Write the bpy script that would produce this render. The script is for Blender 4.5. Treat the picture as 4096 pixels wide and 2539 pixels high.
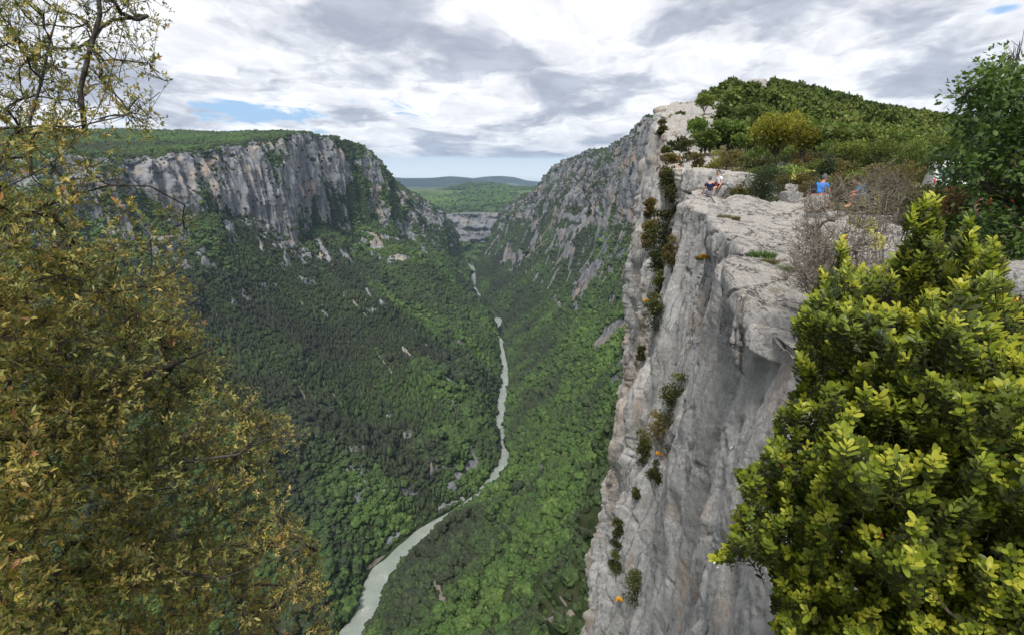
import bpy, math, random
import numpy as np
from mathutils import Vector, Matrix
R = math.radians
for o in list(bpy.data.objects): bpy.data.objects.remove(o)
scn = bpy.context.scene
col = scn.collection
# ---------------------------------------------------------------- camera
W_, H_, F_ = 1024.0, 634.0, 559.0
PITCH = R(14.5)
cam_d = bpy.data.cameras.new('camera'); cam = bpy.data.objects.new('camera', cam_d); col.objects.link(cam)
cam_d.sensor_fit = 'HORIZONTAL'; cam_d.sensor_width = 36.0; cam_d.lens = 36.0*F_/W_
cam_d.clip_start = 0.05; cam_d.clip_end = 60000
cam.location = (0, 0, 0); cam.rotation_euler = (R(90)-PITCH, 0, 0)
scn.camera = cam
scn.render.resolution_x = 1024; scn.render.resolution_y = 634
# ---------------------------------------------------------------- light
scn.view_settings.view_transform = 'Standard'; scn.view_settings.look = 'None'
scn.view_settings.exposure = 0.42; scn.view_settings.gamma = 1.0
SUN_EL, SUN_AZ = R(54), R(196)         # azimuth measured from +Y towards +X: high and behind the camera
sl = bpy.data.lights.new('sun', 'SUN'); sl.energy = 3.2; sl.angle = R(12); sl.color = (1.0, 0.955, 0.88)
so = bpy.data.objects.new('sun', sl); col.objects.link(so)
sd = Vector((math.sin(SUN_AZ)*math.cos(SUN_EL), math.cos(SUN_AZ)*math.cos(SUN_EL), math.sin(SUN_EL)))
so.rotation_euler = sd.to_track_quat('Z', 'Y').to_euler()

class NT:
    """small helper round a node tree"""
    def __init__(s, t): s.t = t; t.nodes.clear()
    def n(s, ty, **k):
        nd = s.t.nodes.new(ty)
        for a, b in k.items():
            if a.startswith('i_'):
                a = a[2:]; key = int(a) if a.isdigit() else a
                nd.inputs[key].default_value = b
            else: setattr(nd, a, b)
        return nd
    def l(s, a, b): s.t.links.new(a, b)
    def out(s, v):
        return v.outputs[0] if hasattr(v, 'outputs') else v
    def put(s, sock, v):
        if isinstance(v, (int, float)): sock.default_value = v
        elif isinstance(v, tuple):
            if len(v) == 3 and sock.type == 'RGBA': v = (*v, 1)
            sock.default_value = v
        else: s.l(s.out(v), sock)
    def m(s, op, a, b=0.0, c=0.0, clamp=False):
        nd = s.t.nodes.new('ShaderNodeMath'); nd.operation = op; nd.use_clamp = clamp
        s.put(nd.inputs[0], a); s.put(nd.inputs[1], b)
        if op in ('MULTIPLY_ADD', 'SMOOTH_MIN', 'SMOOTH_MAX', 'WRAP'): s.put(nd.inputs[2], c)
        return nd.outputs[0]
    def vm(s, op, a, b=(0, 0, 0)):
        nd = s.t.nodes.new('ShaderNodeVectorMath'); nd.operation = op
        s.put(nd.inputs[0], a); s.put(nd.inputs[1], b); return nd.outputs[0]
    def mix(s, f, a, b, mode='MIX'):
        nd = s.t.nodes.new('ShaderNodeMix'); nd.data_type = 'RGBA'; nd.blend_type = mode
        s.put(nd.inputs[0], f); s.put(nd.inputs[6], a); s.put(nd.inputs[7], b); return nd.outputs[2]
    def sm(s, v, lo, hi, a=0.0, b=1.0):
        nd = s.t.nodes.new('ShaderNodeMapRange'); nd.interpolation_type = 'SMOOTHSTEP'
        s.put(nd.inputs[0], v); nd.inputs[1].default_value = lo; nd.inputs[2].default_value = hi
        nd.inputs[3].default_value = a; nd.inputs[4].default_value = b; return nd.outputs[0]
    def noise(s, vec, scale, detail=4, rough=0.55, dist=0.0):
        nd = s.n('ShaderNodeTexNoise'); s.put(nd.inputs['Vector'], vec)
        nd.inputs['Scale'].default_value = scale; nd.inputs['Detail'].default_value = detail
        nd.inputs['Roughness'].default_value = rough; nd.inputs['Distortion'].default_value = dist
        return nd.outputs[0]
    def xyz(s, x, y, z):
        nd = s.n('ShaderNodeCombineXYZ'); s.put(nd.inputs[0], x); s.put(nd.inputs[1], y); s.put(nd.inputs[2], z); return nd.outputs[0]

world = bpy.data.worlds.new('World'); scn.world = world; world.use_nodes = True
def make_world():
    g = NT(world.node_tree)
    out = g.n('ShaderNodeOutputWorld'); bg = g.n('ShaderNodeBackground', i_Strength=0.12); g.l(bg.outputs[0], out.inputs[0])
    sky = g.n('ShaderNodeTexSky', sky_type='NISHITA', sun_disc=False, sun_elevation=SUN_EL, sun_rotation=SUN_AZ, air_density=1.0, dust_density=1.2, ozone_density=1.0)
    tc = g.n('ShaderNodeTexCoord'); sp = g.n('ShaderNodeSeparateXYZ'); g.l(tc.outputs['Generated'], sp.inputs[0])
    x, y, z = sp.outputs
    zc = g.m('MAXIMUM', z, 0.0)
    den = g.m('ADD', zc, 0.17)
    px = g.m('DIVIDE', x, den); py = g.m('DIVIDE', y, den)
    # clouds lie on a flat deck: far ones crowd towards the horizon
    p = g.xyz(g.m('MULTIPLY', px, 1.0), g.m('MULTIPLY', py, 0.8), 3.7)
    warp = g.noise(p, 2.3, 3, 0.5)
    p2 = g.vm('ADD', p, g.xyz(g.m('MULTIPLY', warp, 0.25), g.m('MULTIPLY', warp, 0.45), 0.0))
    n1 = g.noise(p2, 2.3, 10, 0.58)
    n2 = g.noise(g.vm('ADD', p2, (0.0, 0.10, 0.06)), 2.3, 7, 0.55)
    big = g.noise(g.vm('ADD', p, (4.3, 1.2, 0.0)), 0.8, 3, 0.5)
    # direction measures: az = x/y, el = z/|xy|
    az = g.m('DIVIDE', x, g.m('MAXIMUM', y, 0.05))
    hl = g.m('SQRT', g.m('ADD', g.m('MULTIPLY', x, x), g.m('MULTIPLY', y, y)))
    el = g.m('DIVIDE', z, g.m('MAXIMUM', hl, 0.01))
    def blob(a0, e0, ra, re):
        da = g.m('DIVIDE', g.m('SUBTRACT', az, a0), ra); de = g.m('DIVIDE', g.m('SUBTRACT', el, e0), re)
        r2 = g.m('ADD', g.m('MULTIPLY', da, da), g.m('MULTIPLY', de, de))
        return g.m('POWER', 2.718, g.m('MULTIPLY', r2, -1.0))
    hole = g.m('ADD', blob(-0.48, 0.088, 0.26, 0.030), g.m('MULTIPLY', blob(0.80, 0.20, 0.08, 0.010), 0.7))
    hole = g.m('ADD', hole, g.m('MULTIPLY', blob(0.66, 0.122, 0.14, 0.008), 0.55))
    dens = g.m('SUBTRACT', n1, g.m('MULTIPLY', hole, 0.34))
    cover = g.sm(dens, 0.20, 0.30)
    # thick parts of the deck look grey from below, thin parts and edges white
    th = g.m('ADD', g.m('MULTIPLY', n1, 0.65), g.m('MULTIPLY', n2, 0.35))
    th = g.m('ADD', th, g.m('MULTIPLY', g.m('SUBTRACT', big, 0.5), 0.35))
    th = g.m('ADD', th, g.m('MULTIPLY', blob(-0.35, 0.20, 0.35, 0.06), 0.035))
    vo = g.n('ShaderNodeTexVoronoi', feature='SMOOTH_F1'); vo.inputs['Scale'].default_value = 2.1; vo.inputs['Smoothness'].default_value = .5
    wv = g.noise(p2, 5.0, 5, .6); g.l(g.vm('ADD', p2, g.xyz(g.m('MULTIPLY', wv, .42), g.m('MULTIPLY', g.noise(g.vm('ADD', p2, (7., 3., 1.)), 5.0, 5, .6), .42), 0.0)), vo.inputs['Vector'])
    th = g.m('ADD', th, g.m('MULTIPLY', g.m('SUBTRACT', 0.42, vo.outputs['Distance']), 0.22))
    grey = g.sm(th, 0.42, 0.60)
    white = (7.1, 7.15, 7.3); dark = (3.45, 3.7, 4.3)
    cc = g.mix(grey, white, dark)
    fine = g.noise(p2, 4.5, 8, 0.62)
    cc = g.mix(1.0, cc, g.mix(g.sm(fine, 0.3, 0.7), (0.80, 0.80, 0.83), (1.12, 1.12, 1.11)), 'MULTIPLY')
    blue = g.mix(0.72, sky, (2.3, 3.9, 6.2))
    c = g.mix(cover, blue, cc)
    # pale clear band between the cloud deck and the horizon
    edge = g.m('ADD', el, g.m('MULTIPLY', g.m('SUBTRACT', g.noise(g.xyz(az, g.m('MULTIPLY', el, 6.0), 0.0), 9.0, 5, 0.6), 0.5), 0.012))
    band = g.sm(edge, 0.021, 0.029)
    pale = g.mix(g.sm(el, -0.01, 0.03), (6.9, 7.5, 7.8), (5.6, 6.5, 7.2))
    c = g.mix(band, pale, c)
    c = g.mix(g.sm(z, -0.05, 0.0), (0.5, 0.6, 0.45), c)
    g.l(c, bg.inputs[0])
make_world()
# ---------------------------------------------------------------- helpers
CP, SP = math.cos(PITCH), math.sin(PITCH)
def ray(px, py):
    u = (px-W_/2)/F_; v = (H_/2-py)/F_
    dy = CP + v*SP; dz = -SP + v*CP
    return u/dy, dz/dy                   # X/Y and Z/Y of everything seen at that direction
def P(px, py, Y):
    a, q = ray(px, py); return (a*Y, Y, q*Y)
def PZ(px, py, z):
    a, q = ray(px, py); Y = z/q; return (a*Y, Y, z)

def to_px(p):
    dd = p; yy = dd[..., 1]*CP-dd[..., 2]*SP; vv = dd[..., 1]*SP+dd[..., 2]*CP
    yy = np.where(yy < 1e-3, 1e-3, yy)
    return W_/2+F_*dd[..., 0]/yy, H_/2-F_*vv/yy

_rng = np.random.default_rng(7)
_perm = _rng.permutation(256).astype(np.int64); _perm = np.concatenate([_perm]*3)
_grad = _rng.normal(size=(256, 3)); _grad /= np.linalg.norm(_grad, axis=1)[:, None]
def perlin(p):
    p = np.asarray(p, dtype=np.float64); i = np.floor(p).astype(np.int64); f = p-i; i &= 255
    w = f*f*f*(f*(f*6-15)+10); r = 0.0
    for dx in (0, 1):
        for dy in (0, 1):
            for dz in (0, 1):
                h = _perm[_perm[_perm[(i[..., 0]+dx) & 255]+((i[..., 1]+dy) & 255)]+((i[..., 2]+dz) & 255)]
                g = _grad[h & 255]
                d = g[..., 0]*(f[..., 0]-dx)+g[..., 1]*(f[..., 1]-dy)+g[..., 2]*(f[..., 2]-dz)
                ww = (w[..., 0] if dx else 1-w[..., 0])*(w[..., 1] if dy else 1-w[..., 1])*(w[..., 2] if dz else 1-w[..., 2])
                r = r+ww*d
    return r*1.6
def fbm(p, oct=4, gain=0.5, lac=2.03):
    a, s, r = 1.0, 1.0, 0.0
    for k in range(oct):
        r = r+a*perlin(np.asarray(p)*s+k*17.3); a *= gain; s *= lac
    return r
def ridged(p, oct=4, gain=0.5, lac=2.1):
    a, s, r = 1.0, 1.0, 0.0
    for k in range(oct):
        r = r+a*(1-np.abs(perlin(np.asarray(p)*s+k*31.7))*2); a *= gain; s *= lac
    return r
def sstep(x, a, b):
    t = np.clip((x-a)/(b-a), 0, 1); return t*t*(3-2*t)

def mesh_obj(name, V, F, mats, parent=None, smooth=False, attrs=None, mat_idx=None, loops=None):
    """V (n,3), F (m,k) array or list of tuples"""
    me = bpy.data.meshes.new(name)
    V = np.asarray(V, dtype=np.float32)
    if isinstance(F, np.ndarray):
        me.vertices.add(len(V)); me.vertices.foreach_set('co', V.ravel())
        n, k = F.shape
        me.loops.add(n*k); me.loops.foreach_set('vertex_index', F.astype(np.int32).ravel())
        me.polygons.add(n); me.polygons.foreach_set('loop_start', (np.arange(n)*k).astype(np.int32))
        me.update(calc_edges=True)
    else:
        me.from_pydata(V.tolist(), [], F)
    for m in (mats if isinstance(mats, (list, tuple)) else [mats]): me.materials.append(m)
    if mat_idx is not None: me.polygons.foreach_set('material_index', np.asarray(mat_idx, dtype=np.int32))
    if smooth: me.polygons.foreach_set('use_smooth', np.ones(len(me.polygons), dtype=bool))
    if attrs:
        for nme, arr in attrs.items():
            a = me.attributes.new(nme, 'FLOAT', 'POINT'); a.data.foreach_set('value', np.asarray(arr, dtype=np.float32))
    me.validate(); me.update()
    o = bpy.data.objects.new(name, me); col.objects.link(o)
    if parent is not None: o.parent = parent
    return o
def tag(o, label=None, cat=None, group=None, kind=None):
    if label: o['label'] = label
    if cat: o['category'] = cat
    if group: o['group'] = group
    if kind: o['kind'] = kind
    return o
def empty(name, loc, label=None, cat=None, group=None):
    o = bpy.data.objects.new(name, None); col.objects.link(o); o.location = loc
    o.empty_display_size = 0.3
    return tag(o, label, cat, group)

def cr_interp(A, n, ts=None):
    """Catmull-Rom along axis 0 of A (k, ...), with optional parameter positions ts"""
    k = A.shape[0]
    x = np.linspace(0, k-1, n) if ts is None else ts
    i = np.clip(np.floor(x).astype(int), 0, k-2); t = (x-i).reshape((-1,)+(1,)*(A.ndim-1))
    p0 = A[np.maximum(i-1, 0)]; p1 = A[i]; p2 = A[i+1]; p3 = A[np.minimum(i+2, k-1)]
    m1 = (p2-p0)*0.5; m2 = (p3-p1)*0.5
    # keep tangents from overshooting
    d = p2-p1; lim = np.abs(d)*1.6
    m1 = np.where(m1*d < 0, 0, np.clip(m1, -lim, lim)); m2 = np.where(m2*d < 0, 0, np.clip(m2, -lim, lim))
    t2 = t*t; t3 = t2*t
    return (2*t3-3*t2+1)*p1+(t3-2*t2+t)*m1+(-2*t3+3*t2)*p2+(t3-t2)*m2
def grid_faces(nu, nv):
    i = np.arange(nu*nv).reshape(nu, nv)
    return np.stack([i[:-1, :-1].ravel(), i[1:, :-1].ravel(), i[1:, 1:].ravel(), i[:-1, 1:].ravel()], 1)
def grid_normals(G):
    du = np.gradient(G, axis=0); dv = np.gradient(G, axis=1)
    n = np.cross(du, dv); return n/(np.linalg.norm(n, axis=-1, keepdims=True)+1e-9)
def seg_ts(weights, n):
    """parameter positions giving segment k a share of samples proportional to its weight"""
    w = np.asarray(weights, float); c = np.concatenate([[0], np.cumsum(w/w.sum())])
    return np.interp(np.linspace(0, 1, n), c, np.arange(len(w)+1))

# ---------------------------------------------------------------- materials
def new_mat(name):
    m = bpy.data.materials.new(name); m.use_nodes = True; g = NT(m.node_tree)
    o = g.n('ShaderNodeOutputMaterial'); b = g.n('ShaderNodeBsdfPrincipled'); g.l(b.outputs[0], o.inputs[0])
    b.inputs['Specular IOR Level'].default_value = 0.25; b.inputs['Roughness'].default_value = 0.85
    return m, g, b
def rock_col(g, pos, s, ochre=0.5, base=(0.255, 0.262, 0.27), dark=(0.105, 0.11, 0.12), pale=(0.37, 0.37, 0.37)):
    """limestone: grey with vertical water streaks, ochre bands and pits; s = size of the big features in metres"""
    st = g.vm('MULTIPLY', pos, (1.0/s, 1.0/s, 0.13/s))
    big = g.noise(g.vm('MULTIPLY', pos, (0.35/s, 0.35/s, 0.25/s)), 1.0, 3, 0.5)
    streak = g.noise(st, 1.6, 6, 0.62)
    grain = g.noise(g.vm('MULTIPLY', pos, (1.0/s,)*3), 9.0, 6, 0.7)
    c = g.mix(g.sm(streak, 0.36, 0.60), dark, base)
    c = g.mix(g.sm(grain, 0.52, 0.68), c, pale)
    c = g.mix(g.m('MULTIPLY', g.sm(g.m('ADD', g.m('MULTIPLY', big, 0.6), g.m('MULTIPLY', streak, 0.4)), 0.53, 0.62), ochre), c, (0.40, 0.285, 0.19))
    c = g.mix(g.m('MULTIPLY', g.sm(grain, 0.44, 0.33), 0.75), c, (0.06, 0.06, 0.062))
    return c, streak, grain
def terrain_mat(name, s, ochre=0.5, shrub=(0.022, 0.040, 0.012), soil=(0.055, 0.060, 0.028), pale_soil=(0.25, 0.22, 0.19), scale_v=1.0, tone=1.0):
    m, g, b = new_mat(name)
    ge = g.n('ShaderNodeNewGeometry'); pos = ge.outputs['Position']
    rc, streak, grain = rock_col(g, pos, s, ochre)
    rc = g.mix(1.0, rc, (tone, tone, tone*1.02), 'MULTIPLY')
    at = g.n('ShaderNodeAttribute', attribute_name='rock'); sc = g.n('ShaderNodeAttribute', attribute_name='scree')
    n1 = g.noise(pos, 0.35/s*6*scale_v, 5, 0.65)
    vc = g.mix(g.sm(n1, 0.35, 0.65), shrub, soil)
    f = g.m('ADD', at.outputs['Fac'], g.m('MULTIPLY', g.m('SUBTRACT', g.noise(pos, 3.0/s*scale_v, 5, 0.7), 0.5), 1.1))
    c = g.mix(g.sm(f, 0.40, 0.60), vc, rc)
    c = g.mix(g.sm(g.m('ADD', sc.outputs['Fac'], g.m('MULTIPLY', g.m('SUBTRACT', n1, 0.5), 0.5)), 0.45, 0.62), c, g.mix(grain, (0.16, 0.14, 0.115), pale_soil))
    g.l(c, b.inputs['Base Color']); b.inputs['Roughness'].default_value = 0.95; b.inputs['Specular IOR Level'].default_value = 0.1
    bm = g.n('ShaderNodeBump', i_Strength=0.9, i_Distance=s*0.06); g.put(bm.inputs['Height'], g.m('ADD', grain, streak)); g.l(bm.outputs[0], b.inputs['Normal'])
    return m

# ================================================================ the valley
RZ = -450.0
def loft(cols, nu, nv, wj, wi=None):
    A = np.array(cols, dtype=float)          # (ncol, nrow, 3)
    ti = None if wi is None else seg_ts(wi, nu)
    B = cr_interp(A, nu, ti)                 # (nu, nrow, 3)
    C = cr_interp(np.swapaxes(B, 0, 1), nv, seg_ts(wj, nv))
    return np.swapaxes(C, 0, 1), seg_ts(wj, nv)

river_px = [(352, 634), (361, 624), (371, 597), (378, 574), (393.5, 560.5), (411, 545), (430, 530), (455, 516), (478, 497), (491.5, 481.5), (500, 466), (503.5, 454), (498, 438.6), (497, 421), (500, 401), (503.5, 375), (507, 369), (502, 353), (497.5, 340), (491, 330), (497, 320)]
river_w = [PZ(a, b, RZ) for a, b in river_px] + [(-62, 1800, RZ), (-100, 1930, RZ), (-128, 2030, RZ)] + [PZ(a, b, RZ) for a, b in ((474, 294), (471, 288), (474, 280))] + [(-150, 2600, RZ), (-260, 2850, RZ)]
river_w = [(-300, -400, RZ), (-310, 0, RZ), (-268, 200, RZ), (-215, 340, RZ)] + river_w

# left flank: columns run from the river up to the plateau; rows: river, low, mid, foot, cliff middle, rim, plateau, skyline, behind
def cliffmid(foot, rim, f=0.5, out=0.0):
    return tuple(foot[k]*(1-f)+rim[k]*f + (out if k == 0 else 0) for k in range(3))
def bankpt(riv, low, w=12.5):
    w = 19.0 if riv[1] > 2045 else w
    dx, dy = low[0]-riv[0], low[1]-riv[1]; L = math.hypot(dx, dy)
    return (riv[0]+dx/L*w, riv[1]+dy/L*w, RZ-.4)
def Lcol(riv, low, mid, foot, rim, plat, sky):
    bx = (sky[0]*1.1-30, sky[1]*1.12, sky[2]-60)
    return [riv, bankpt(riv, low), low, mid, foot, cliffmid(foot, rim, 0.5, 6), rim, plat, sky, bx]
Lc = [
 Lcol((-310, -200, -452), (-400, -200, -350), (-520, -200, -250), (-640, -200, -90), (-700, -200, 60), (-900, -250, 90), (-1300, -300, 130)),
 Lcol((-275, 200, -452), (-360, 220, -360), (-470, 260, -240), (-620, 300, -70), (-680, 300, 45), (-900, 360, 85), (-1500, 500, 150)),
 Lcol(PZ(352, 634, -452), PZ(270, 560, -370), PZ(140, 400, -230), P(20, 215, 760), P(0, 162, 830), P(20, 150, 1100), P(0, 130, 1900)),
 Lcol(PZ(385, 567, -452), PZ(330, 500, -380), PZ(215, 350, -240), P(110, 214, 860), P(120, 160, 930), P(125, 148, 1150), P(110, 131.5, 1950)),
 Lcol(PZ(420, 537, -452), PZ(372, 475, -385), PZ(290, 345, -275), P(200, 218, 1010), P(190, 153, 1050), P(195, 144, 1250), P(190, 132.5, 1950)),
 Lcol(PZ(448, 520, -452), PZ(405, 462, -400), PZ(345, 352, -320), P(250, 222, 1150), P(245, 146, 1190), P(245, 140, 1400), P(240, 133, 1900)),
 Lcol(PZ(478, 497, -452), PZ(466, 420, -400), PZ(400, 335, -300), P(296, 243, 1235), P(285, 136, 1290), P(288, 133.5, 1400), P(290, 134, 1800)),
 Lcol(PZ(502, 460, -452), PZ(476, 400, -405), PZ(420, 322, -320), P(318, 226, 1380), P(309, 133, 1430), P(312, 134.5, 1550), P(325, 140, 1850)),
 Lcol(PZ(497, 421, -452), PZ(478, 378, -405), PZ(428, 305, -300), P(348, 232, 1520), P(348, 145, 1600), P(352, 149, 1750), P(360, 158, 2100)),
 Lcol(PZ(503.5, 375, -452), PZ(486, 348, -405), PZ(445, 300, -310), P(378, 222, 1640), P(369, 154, 1720), P(374, 159, 1880), P(382, 170, 2200)),
 Lcol(PZ(502, 353, -452), PZ(488, 330, -405), PZ(450, 285, -310), P(400, 225, 1760), P(388, 178, 1880), P(392, 180, 2000), P(400, 185, 2300)),
 Lcol((-52, 1720, -452), (-100, 1745, -395), P(452, 275, 1820), P(428, 232, 1960), P(418, 197.5, 2060), P(420, 200, 2200), P(425, 206, 2500)),
 Lcol((-125, 2010, -452), (-160, 2005, -410), P(458, 272, 2080), P(446, 244, 2170), P(441, 210, 2240), P(441, 213, 2400), P(440, 216, 2700)),
 Lcol(PZ(471, 286, -452), (-170, 2250, -410), P(462, 262, 2300), P(453, 243, 2400), P(447, 222, 2480), P(446, 222, 2650), P(442, 222, 2900)),
 Lcol(PZ(470, 277, -452), (-215, 2550, -400), P(463, 257, 2650), P(456, 240, 2700), P(451, 228, 2760), P(448, 226, 2900), P(444, 226, 3100)),
]
wl = []
for i in range(len(Lc)-1):
    a = Lc[i][4]; b = Lc[i+1][4]
    wl.append(1.0 if i > 1 else 0.35)
GL, tjL = loft(Lc, 900, 540, [.2, 1.0, 2.0, 2.4, 1.7, 1.7, .8, .6, .2], wl)

def rock_terrain(G, tj, foot, rim, side, amp_cliff=1.0, dist_ref=1200.):
    """push real relief into a lofted flank: fluted cliffs between rows foot and rim, gullies and outcrops below"""
    n = grid_normals(G)
    if n[..., 2].mean() < 0: n = -n
    p = G.copy()
    fl = sstep(tj, foot-0.55, foot+0.05)*(1-sstep(tj, rim-0.02, rim+0.35)); fl = fl[None, :]
    fl = fl*np.ones(G.shape[:2])
    # broken cliff feet and rims
    wob = fbm(p*np.array([.006, .006, .004]), 3)
    q = p*np.array([.022, .022, .0032])
    flutes = ridged(q+np.array([0, 0, 3.]), 4, .55)-1.0
    but = fbm(p*np.array([.0065, .0065, .002])+9.1, 2)
    hn = n.copy(); hn[..., 2] *= 0.25; hn /= np.linalg.norm(hn, axis=-1, keepdims=True)
    d = fl*(flutes*15*amp_cliff+but*22*amp_cliff)
    # broken ledges
    led = fbm(p*np.array([.008, .008, .05]), 3)
    d = d+fl*led*2.5
    p = p+hn*d[..., None]
    slope = sstep(tj, 1.05, 1.8)[None, :]*(1-sstep(tj, foot-0.3, foot+.2))[None, :]
    gul = fbm(p*np.array([.0055, .0055, .001])+4., 4, .5)
    dz = slope*gul*34
    out = ridged(p*np.array([.011, .011, .02])+40, 3, .55)
    stp = sstep(out, 1.15, 1.5)*sstep(fbm(p*.0035+70, 2), -0.1, .25)
    dz = dz+slope*stp*13
    plat = sstep(tj, rim+.05, rim+.6)[None, :]
    dz = dz+plat*fbm(p*.006+11, 3)*7
    p[..., 2] += dz
    
    return p
GL = rock_terrain(GL, tjL, 4, 6, -1)

def rock_mask(G, foot, rim, tj, extra=0.0, thr=(0.62, 0.42), ribs=1.0):
    n = grid_normals(G); nz = np.abs(n[..., 2])
    r = sstep(-nz, -thr[0], -thr[1])
    ns = fbm(G*np.array([.016, .016, .012])+5, 4, .6)
    rib = ridged(G*np.array([.014, .014, .002])+23, 3, .55)-1.15+.5*fbm(G*.005+2, 2)
    tt = tj[None, :]+rib*ribs
    cl = sstep(tt, foot-.2, foot+.1)*(1-sstep(tj, rim-.03, rim+.12))[None, :]
    gully = sstep(ridged(G*np.array([.009, .009, .0015])+87, 3, .5), 1.28, 1.55)
    ledge = sstep(fbm(G*np.array([.004, .004, .03])+13, 3), .12, .4)
    r = np.clip(r*(0.55+0.45*cl)+cl*0.6-sstep(ns, 0.02+extra, .38+extra)*0.8-gully*.9-ledge*.3, 0, 1)
    r = np.maximum(r, sstep(-nz, -0.45, -0.3)*0.9*(cl > .05)*(1-gully*.8))
    return r
def scree_mask(G, tj, foot, strength=1.0):
    # pale chutes that run down the fall line
    s = ridged(G*np.array([.012, .012, .0])+np.array([0, 0, 55.]), 2, .5)
    e = fbm(G*.0045+31, 2)
    sl = (sstep(tj, 1.7, 2.3)*(1-sstep(tj, foot-.1, foot+.1)))[None, :]
    return sstep(s, 1.40, 1.52)*sstep(e, .15, .42)*sl*strength*.85
rockL = rock_mask(GL, 4, 6, tjL)
rockL = np.clip(rockL-sstep(GL[..., 1], 1380, 1560)*sstep(fbm(GL*np.array([.010, .010, .010])+21, 3, .6), -.08, .22)*.75, 0, 1); screeL = scree_mask(GL, tjL, 4)

def streaks(G, lst, k=1.0):
    x, y = to_px(G); m = np.zeros(x.shape)
    jit = perlin(G*.05)*2.2+perlin(G*.15)*1.2
    for x0, y0, x1, y1, w in lst:
        w = w*k
        dx, dy = x1-x0, y1-y0; t = np.clip(((x-x0)*dx+(y-y0)*dy)/(dx*dx+dy*dy+1e-6), 0, 1)
        d = np.hypot(x-x0-t*dx, y-y0-t*dy)+jit*w*.35
        m = np.maximum(m, 1-sstep(d, w*.55, w*1.15))
    return m
screeL = np.maximum(screeL, streaks(GL, [(296, 380, 305, 398, 3.6), (297, 402, 301, 420, 2.6), (279, 366, 290, 392, 1.4), (312, 378, 318, 392, 1.3), (332, 386, 335, 403, 1.4), (361, 414, 364, 424, 2.2), (430, 458, 432, 470, 2.2), (386, 290, 399, 301, 2.6), (352, 300, 372, 322, 1.4), (404, 350, 414, 360, 2.8), (345, 600, 352, 590, 3), (366, 568, 388, 552, 3), (400, 545, 440, 520, 1.8), (243, 430, 249, 462, 3.0), (262, 455, 266, 480, 2.4), (320, 395, 326, 420, 1.2), (340, 430, 344, 445, 1.4), (212, 232, 218, 242, 2.0), (375, 350, 392, 372, 1.6), (300, 300, 312, 318, 1.2)], .62)*.85)
rockL = np.maximum(rockL, streaks(GL, [(449, 488, 474, 460, 6.5), (440, 508, 462, 498, 4.5), (470, 445, 476, 470, 4), (384, 546, 400, 532, 4), (438, 370, 452, 382, 3.2), (404, 348, 412, 358, 3), (380, 300, 384, 306, 3), (366, 290, 370, 296, 3), (294, 225, 292, 245, 7), (283, 215, 280, 228, 5), (318, 240, 330, 262, 4), (225, 222, 232, 230, 5), (345, 585, 352, 560, 3.0), (452, 400, 456, 415, 2.4), (342, 252, 352, 262, 4), (362, 232, 400, 240, 2.5)], .8)*.9)
rockL = np.maximum(rockL, .85*sstep(ridged(GL*np.array([.014, .014, .006])+3, 3, .6), .85, 1.25)*streaks(GL, [(424, 208, 447, 238, 9), (444, 232, 464, 262, 6), (400, 225, 440, 250, 8), (360, 242, 405, 262, 7), (320, 250, 345, 275, 6), (298, 240, 305, 262, 6)]))
M_left = terrain_mat('left_flank_ground', 16, ochre=0.55)
oL = mesh_obj('valley_slope', GL.reshape(-1, 3), grid_faces(*GL.shape[:2]), M_left, smooth=True, attrs={'rock': rockL.ravel(), 'scree': screeL.ravel()})
tag(oL, 'steep wooded left flank of the gorge with grey limestone cliff under a green plateau', 'slope', kind='structure')

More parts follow.
